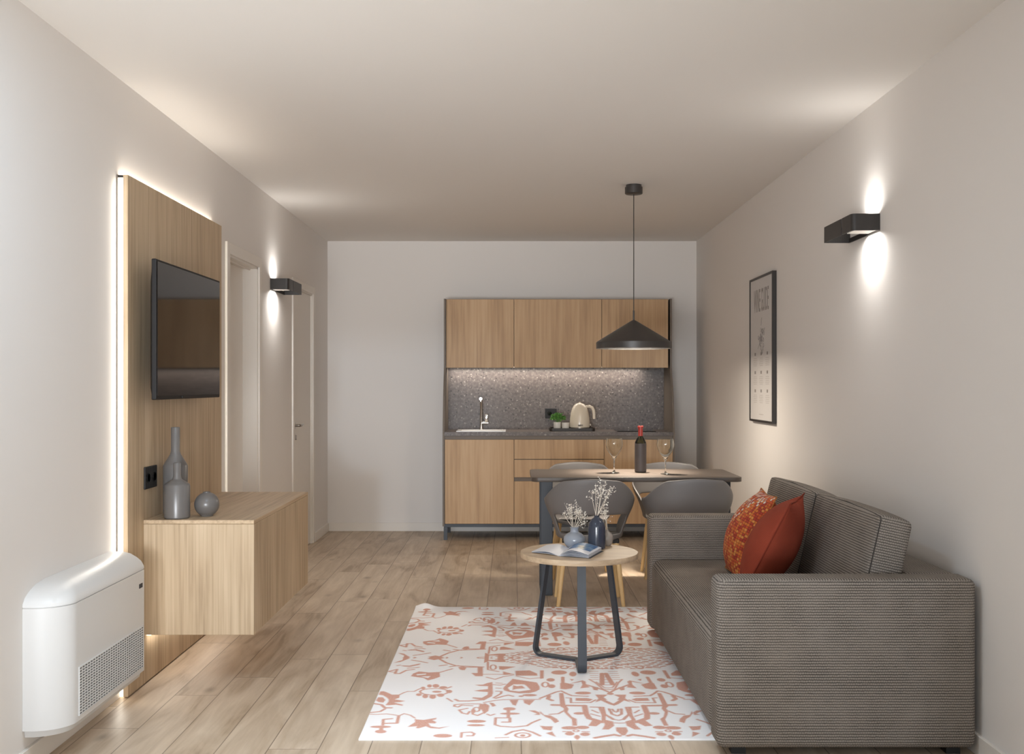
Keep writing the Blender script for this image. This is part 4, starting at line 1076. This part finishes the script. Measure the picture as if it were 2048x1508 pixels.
for i, (tx_, ty_, lb) in enumerate(((1132, 1012, 'leftmost leaning dried white sprig in the squat pale blue vase'), (1143, 1007, 'upright dried white sprig left of centre in the squat pale blue vase'), (1153, 1009, 'tallest central dried white sprig in the squat pale blue vase'), (1160, 1018, 'dried white sprig right of centre in the squat pale blue vase'), (1168, 1032, 'rightmost drooping dried white sprig in the squat pale blue vase'))):
    a = -1+i*.5
    sprig((xv+a*.008, yv+.004*i, zb), (xv+a*.010, yv, ZK+.098), [ppt(tx_, ty_, yv+.006*(i-2)), ppt(tx_+(-6, -4, 4, 6, 3)[i], ty_+14, yv+.012)], lb, gA, 20+i, .45, 13, .024)
sprig((xn-.003, yn, zb), (xn-.004, yn, ZK+.160), [ppt(1184, 985, yn), ppt(1192, 972, yn), ppt(1197, 986, yn+.01)], 'left curved dried white branch in the navy vase', 'dried branches in the navy vase', 31, .62, 9, .022, .0034)
sprig((xn+.003, yn, zb), (xn+.004, yn, ZK+.160), [ppt(1212, 962, yn), ppt(1222, 975, yn), ppt(1217, 986, yn-.01), ppt(1203, 968, yn)], 'tallest dried white branch in the navy vase', 'dried branches in the navy vase', 32, .5, 15, .024, .0034)
sprig((xs_-.002, ys_, zb), (xs_-.003, ys_, ZK+.075), [ppt(1200, 1013, ys_), ppt(1207, 1010, ys_)], 'left dried sprig in the small stone-coloured vase', 'dried sprigs in the small stone vase', 33, .5, 14, .02)
sprig((xs_+.002, ys_, zb), (xs_+.003, ys_, ZK+.075), [ppt(1209, 1020, ys_), ppt(1213, 1028, ys_)], 'right dried sprig in the small stone-coloured vase', 'dried sprigs in the small stone vase', 34, .5, 14, .02)

# ------------------------------------------------------------ sofa
sf = thing('sofa', (1.18, 4.74, 0), 'grey-brown woven two-seat sofa against the wall', 'sofa')
SX0, SX1, SY0, SY1 = .72, 1.632, 3.75, 5.73
def softbox(x0, x1, y0, y1, z0, z1, bev, n=1):
    b = MB(); b.box(x0, x1, y0, y1, z0, z1, bev, 5); return b
for (a, c) in ((SY0, SY0+.145), (SY1-.145, SY1)):
    softbox(SX0, SX1, a, c, .032, .628, .028).build('arm', M['sofa'], sf, smooth=True, uv=True, angle=60)
softbox(SX0+.004, 1.44, SY0+.146, SY1-.146, .032, .405, .05).build('seat', M['sofa'], sf, smooth=True, uv=True, angle=60)
softbox(1.425, SX1, SY0+.146, SY1-.146, .032, .622, .03).build('backrest', M['sofa'], sf, smooth=True, uv=True, angle=60)
for x in (SX0+.06, SX1-.09):
    for y in (SY0+.05, SY1-.1): MB().box(x, x+.05, y, y+.05, .0005 if y < 3.9 or x > 1.5 else .0078, .033).build('foot', M['black'], sf)
def cushion(T_, L_, H_, bev, bulge, mat4, pipe=True):
    t = bmesh.new(); bmesh.ops.create_cube(t, size=1)
    for v_ in t.verts: v_.co = Vector((v_.co.x*T_, v_.co.y*L_, v_.co.z*H_))
    bmesh.ops.bevel(t, geom=list(t.edges), offset=bev, segments=3, profile=.5, affect='EDGES')
    bmesh.ops.subdivide_edges(t, edges=[e for e in t.edges if e.calc_length() > .1], cuts=10, use_grid_fill=True)
    for v_ in t.verts:
        y, z = v_.co.y/(L_/2), v_.co.z/(H_/2)
        k = max(0, 1-y*y)**.6*max(0, 1-z*z)**.6
        v_.co.x += math.copysign(bulge*k, v_.co.x) if abs(v_.co.x) > T_*.2 else 0
        if v_.co.z > H_*.3: v_.co.z += .012*max(0, 1-y*y)**.5
    b = MB(); b._merge(t)
    # UV before transform
    lay = b.bm.loops.layers.uv.new('UVMap'); b.bm.normal_update()
    for f in b.bm.faces:
        n = f.normal; ax = max(range(3), key=lambda i: abs(n[i]))
        for l in f.loops:
            c = l.vert.co; l[lay].uv = ((c.y, c.z), (c.x, c.z), (c.y, c.x))[ax]
    bmesh.ops.transform(b.bm, matrix=mat4, verts=b.bm.verts)
    o = b.build('back_cushion', M['sofa'], sf, smooth=True, angle=70)
    if pipe:
        b = MB(); hx, hy, hz = -T_/2+.006, L_/2-.006, H_/2-.004
        pts = [Vector((hx, -hy, -hz)), Vector((hx, -hy-.002, 0)), Vector((hx, -hy, hz-.01)), Vector((hx, -hy+.012, hz)), Vector((hx, 0, hz+.012)), Vector((hx, hy-.012, hz)), Vector((hx, hy, hz-.01)), Vector((hx, hy, -hz))]
        b.tube([mat4 @ p for p in pts], .0026, 6); 
        p_ = b.build('piping', M['sofa_piping'], o, smooth=True)
    return o
lean = math.radians(13)
for yc2 in (4.325, 5.165):
    m4 = Matrix.Translation((1.362, yc2, .616)) @ Matrix.Rotation(lean, 4, 'Y')
    cushion(.125, .832, .415, .022, .016, m4)
# throw pillows
def pillow(name, mat, size, thick, m4, label, cat='cushion'):
    bm = bmesh.new(); n = 28; lay = None; g = {}
    for sd in (1, -1):
        for i in range(n+1):
            for j in range(n+1):
                if sd < 0 and (i in (0, n) or j in (0, n)): g[(sd, i, j)] = g[(1, i, j)]; continue
                u, v_ = -1+2*i/n, -1+2*j/n
                th = thick/2*(max(0, 1-u**2)**.8)*(max(0, 1-v_**2)**.7)
                pin = 1-.07*(1-abs(u*v_))*max(abs(u), abs(v_))**3
                g[(sd, i, j)] = bm.verts.new((sd*th, u*size/2*pin, v_*size/2*pin))
    for sd in (1, -1):
        for i in range(n):
            for j in range(n):
                q = [g[(sd, i, j)], g[(sd, i+1, j)], g[(sd, i+1, j+1)], g[(sd, i, j+1)]]
                bm.faces.new(q if sd > 0 else q[::-1])
    lay = bm.loops.layers.uv.new('UVMap')
    for f in bm.faces:
        for l in f.loops: l[lay].uv = (l.vert.co.y, l.vert.co.z)
    bmesh.ops.transform(bm, matrix=m4, verts=bm.verts)
    b = MB(); b.bm.free(); b.bm = bm
    rim = [m4 @ Vector((0, (-1+2*i/n)*size/2*(1-.07*(1-abs(-1+2*i/n))), -size/2*(1-.07*(1-abs(-1+2*i/n))))) for i in range(n+1)]
    o = b.build(name, mat, smooth=True, angle=180); prop(o, label, cat)
    def P_(u, v_):
        pin = 1-.07*(1-abs(u*v_))*max(abs(u), abs(v_))**3
        return m4 @ Vector((0, u*size/2*pin, v_*size/2*pin))
    q = [-1+2*i/n for i in range(n+1)]
    loop_ = [P_(u, -1) for u in q]+[P_(1, v_) for v_ in q[1:]]+[P_(u, 1) for u in q[::-1][1:]]+[P_(-1, v_) for v_ in q[::-1][1:]]
    MB().tube(loop_, .0028, 6).build('seam', mat, o, smooth=True)
    return o
pillow('throw_pillow', M['tweed'], .43, .21, Matrix.Translation((1.125, 5.06, .606)) @ Matrix.Rotation(math.radians(-4), 4, 'Z') @ Matrix.Rotation(math.radians(24), 4, 'Y'), 'orange, white and red woven throw pillow on the sofa, behind the rust one')
pillow('throw_pillow', M['rust'], .46, .21, Matrix.Translation((1.112, 4.565, .626)) @ Matrix.Rotation(math.radians(-22), 4, 'Z') @ Matrix.Rotation(math.radians(27), 4, 'Y'), 'plain rust red throw pillow on the sofa, in front of the patterned one')
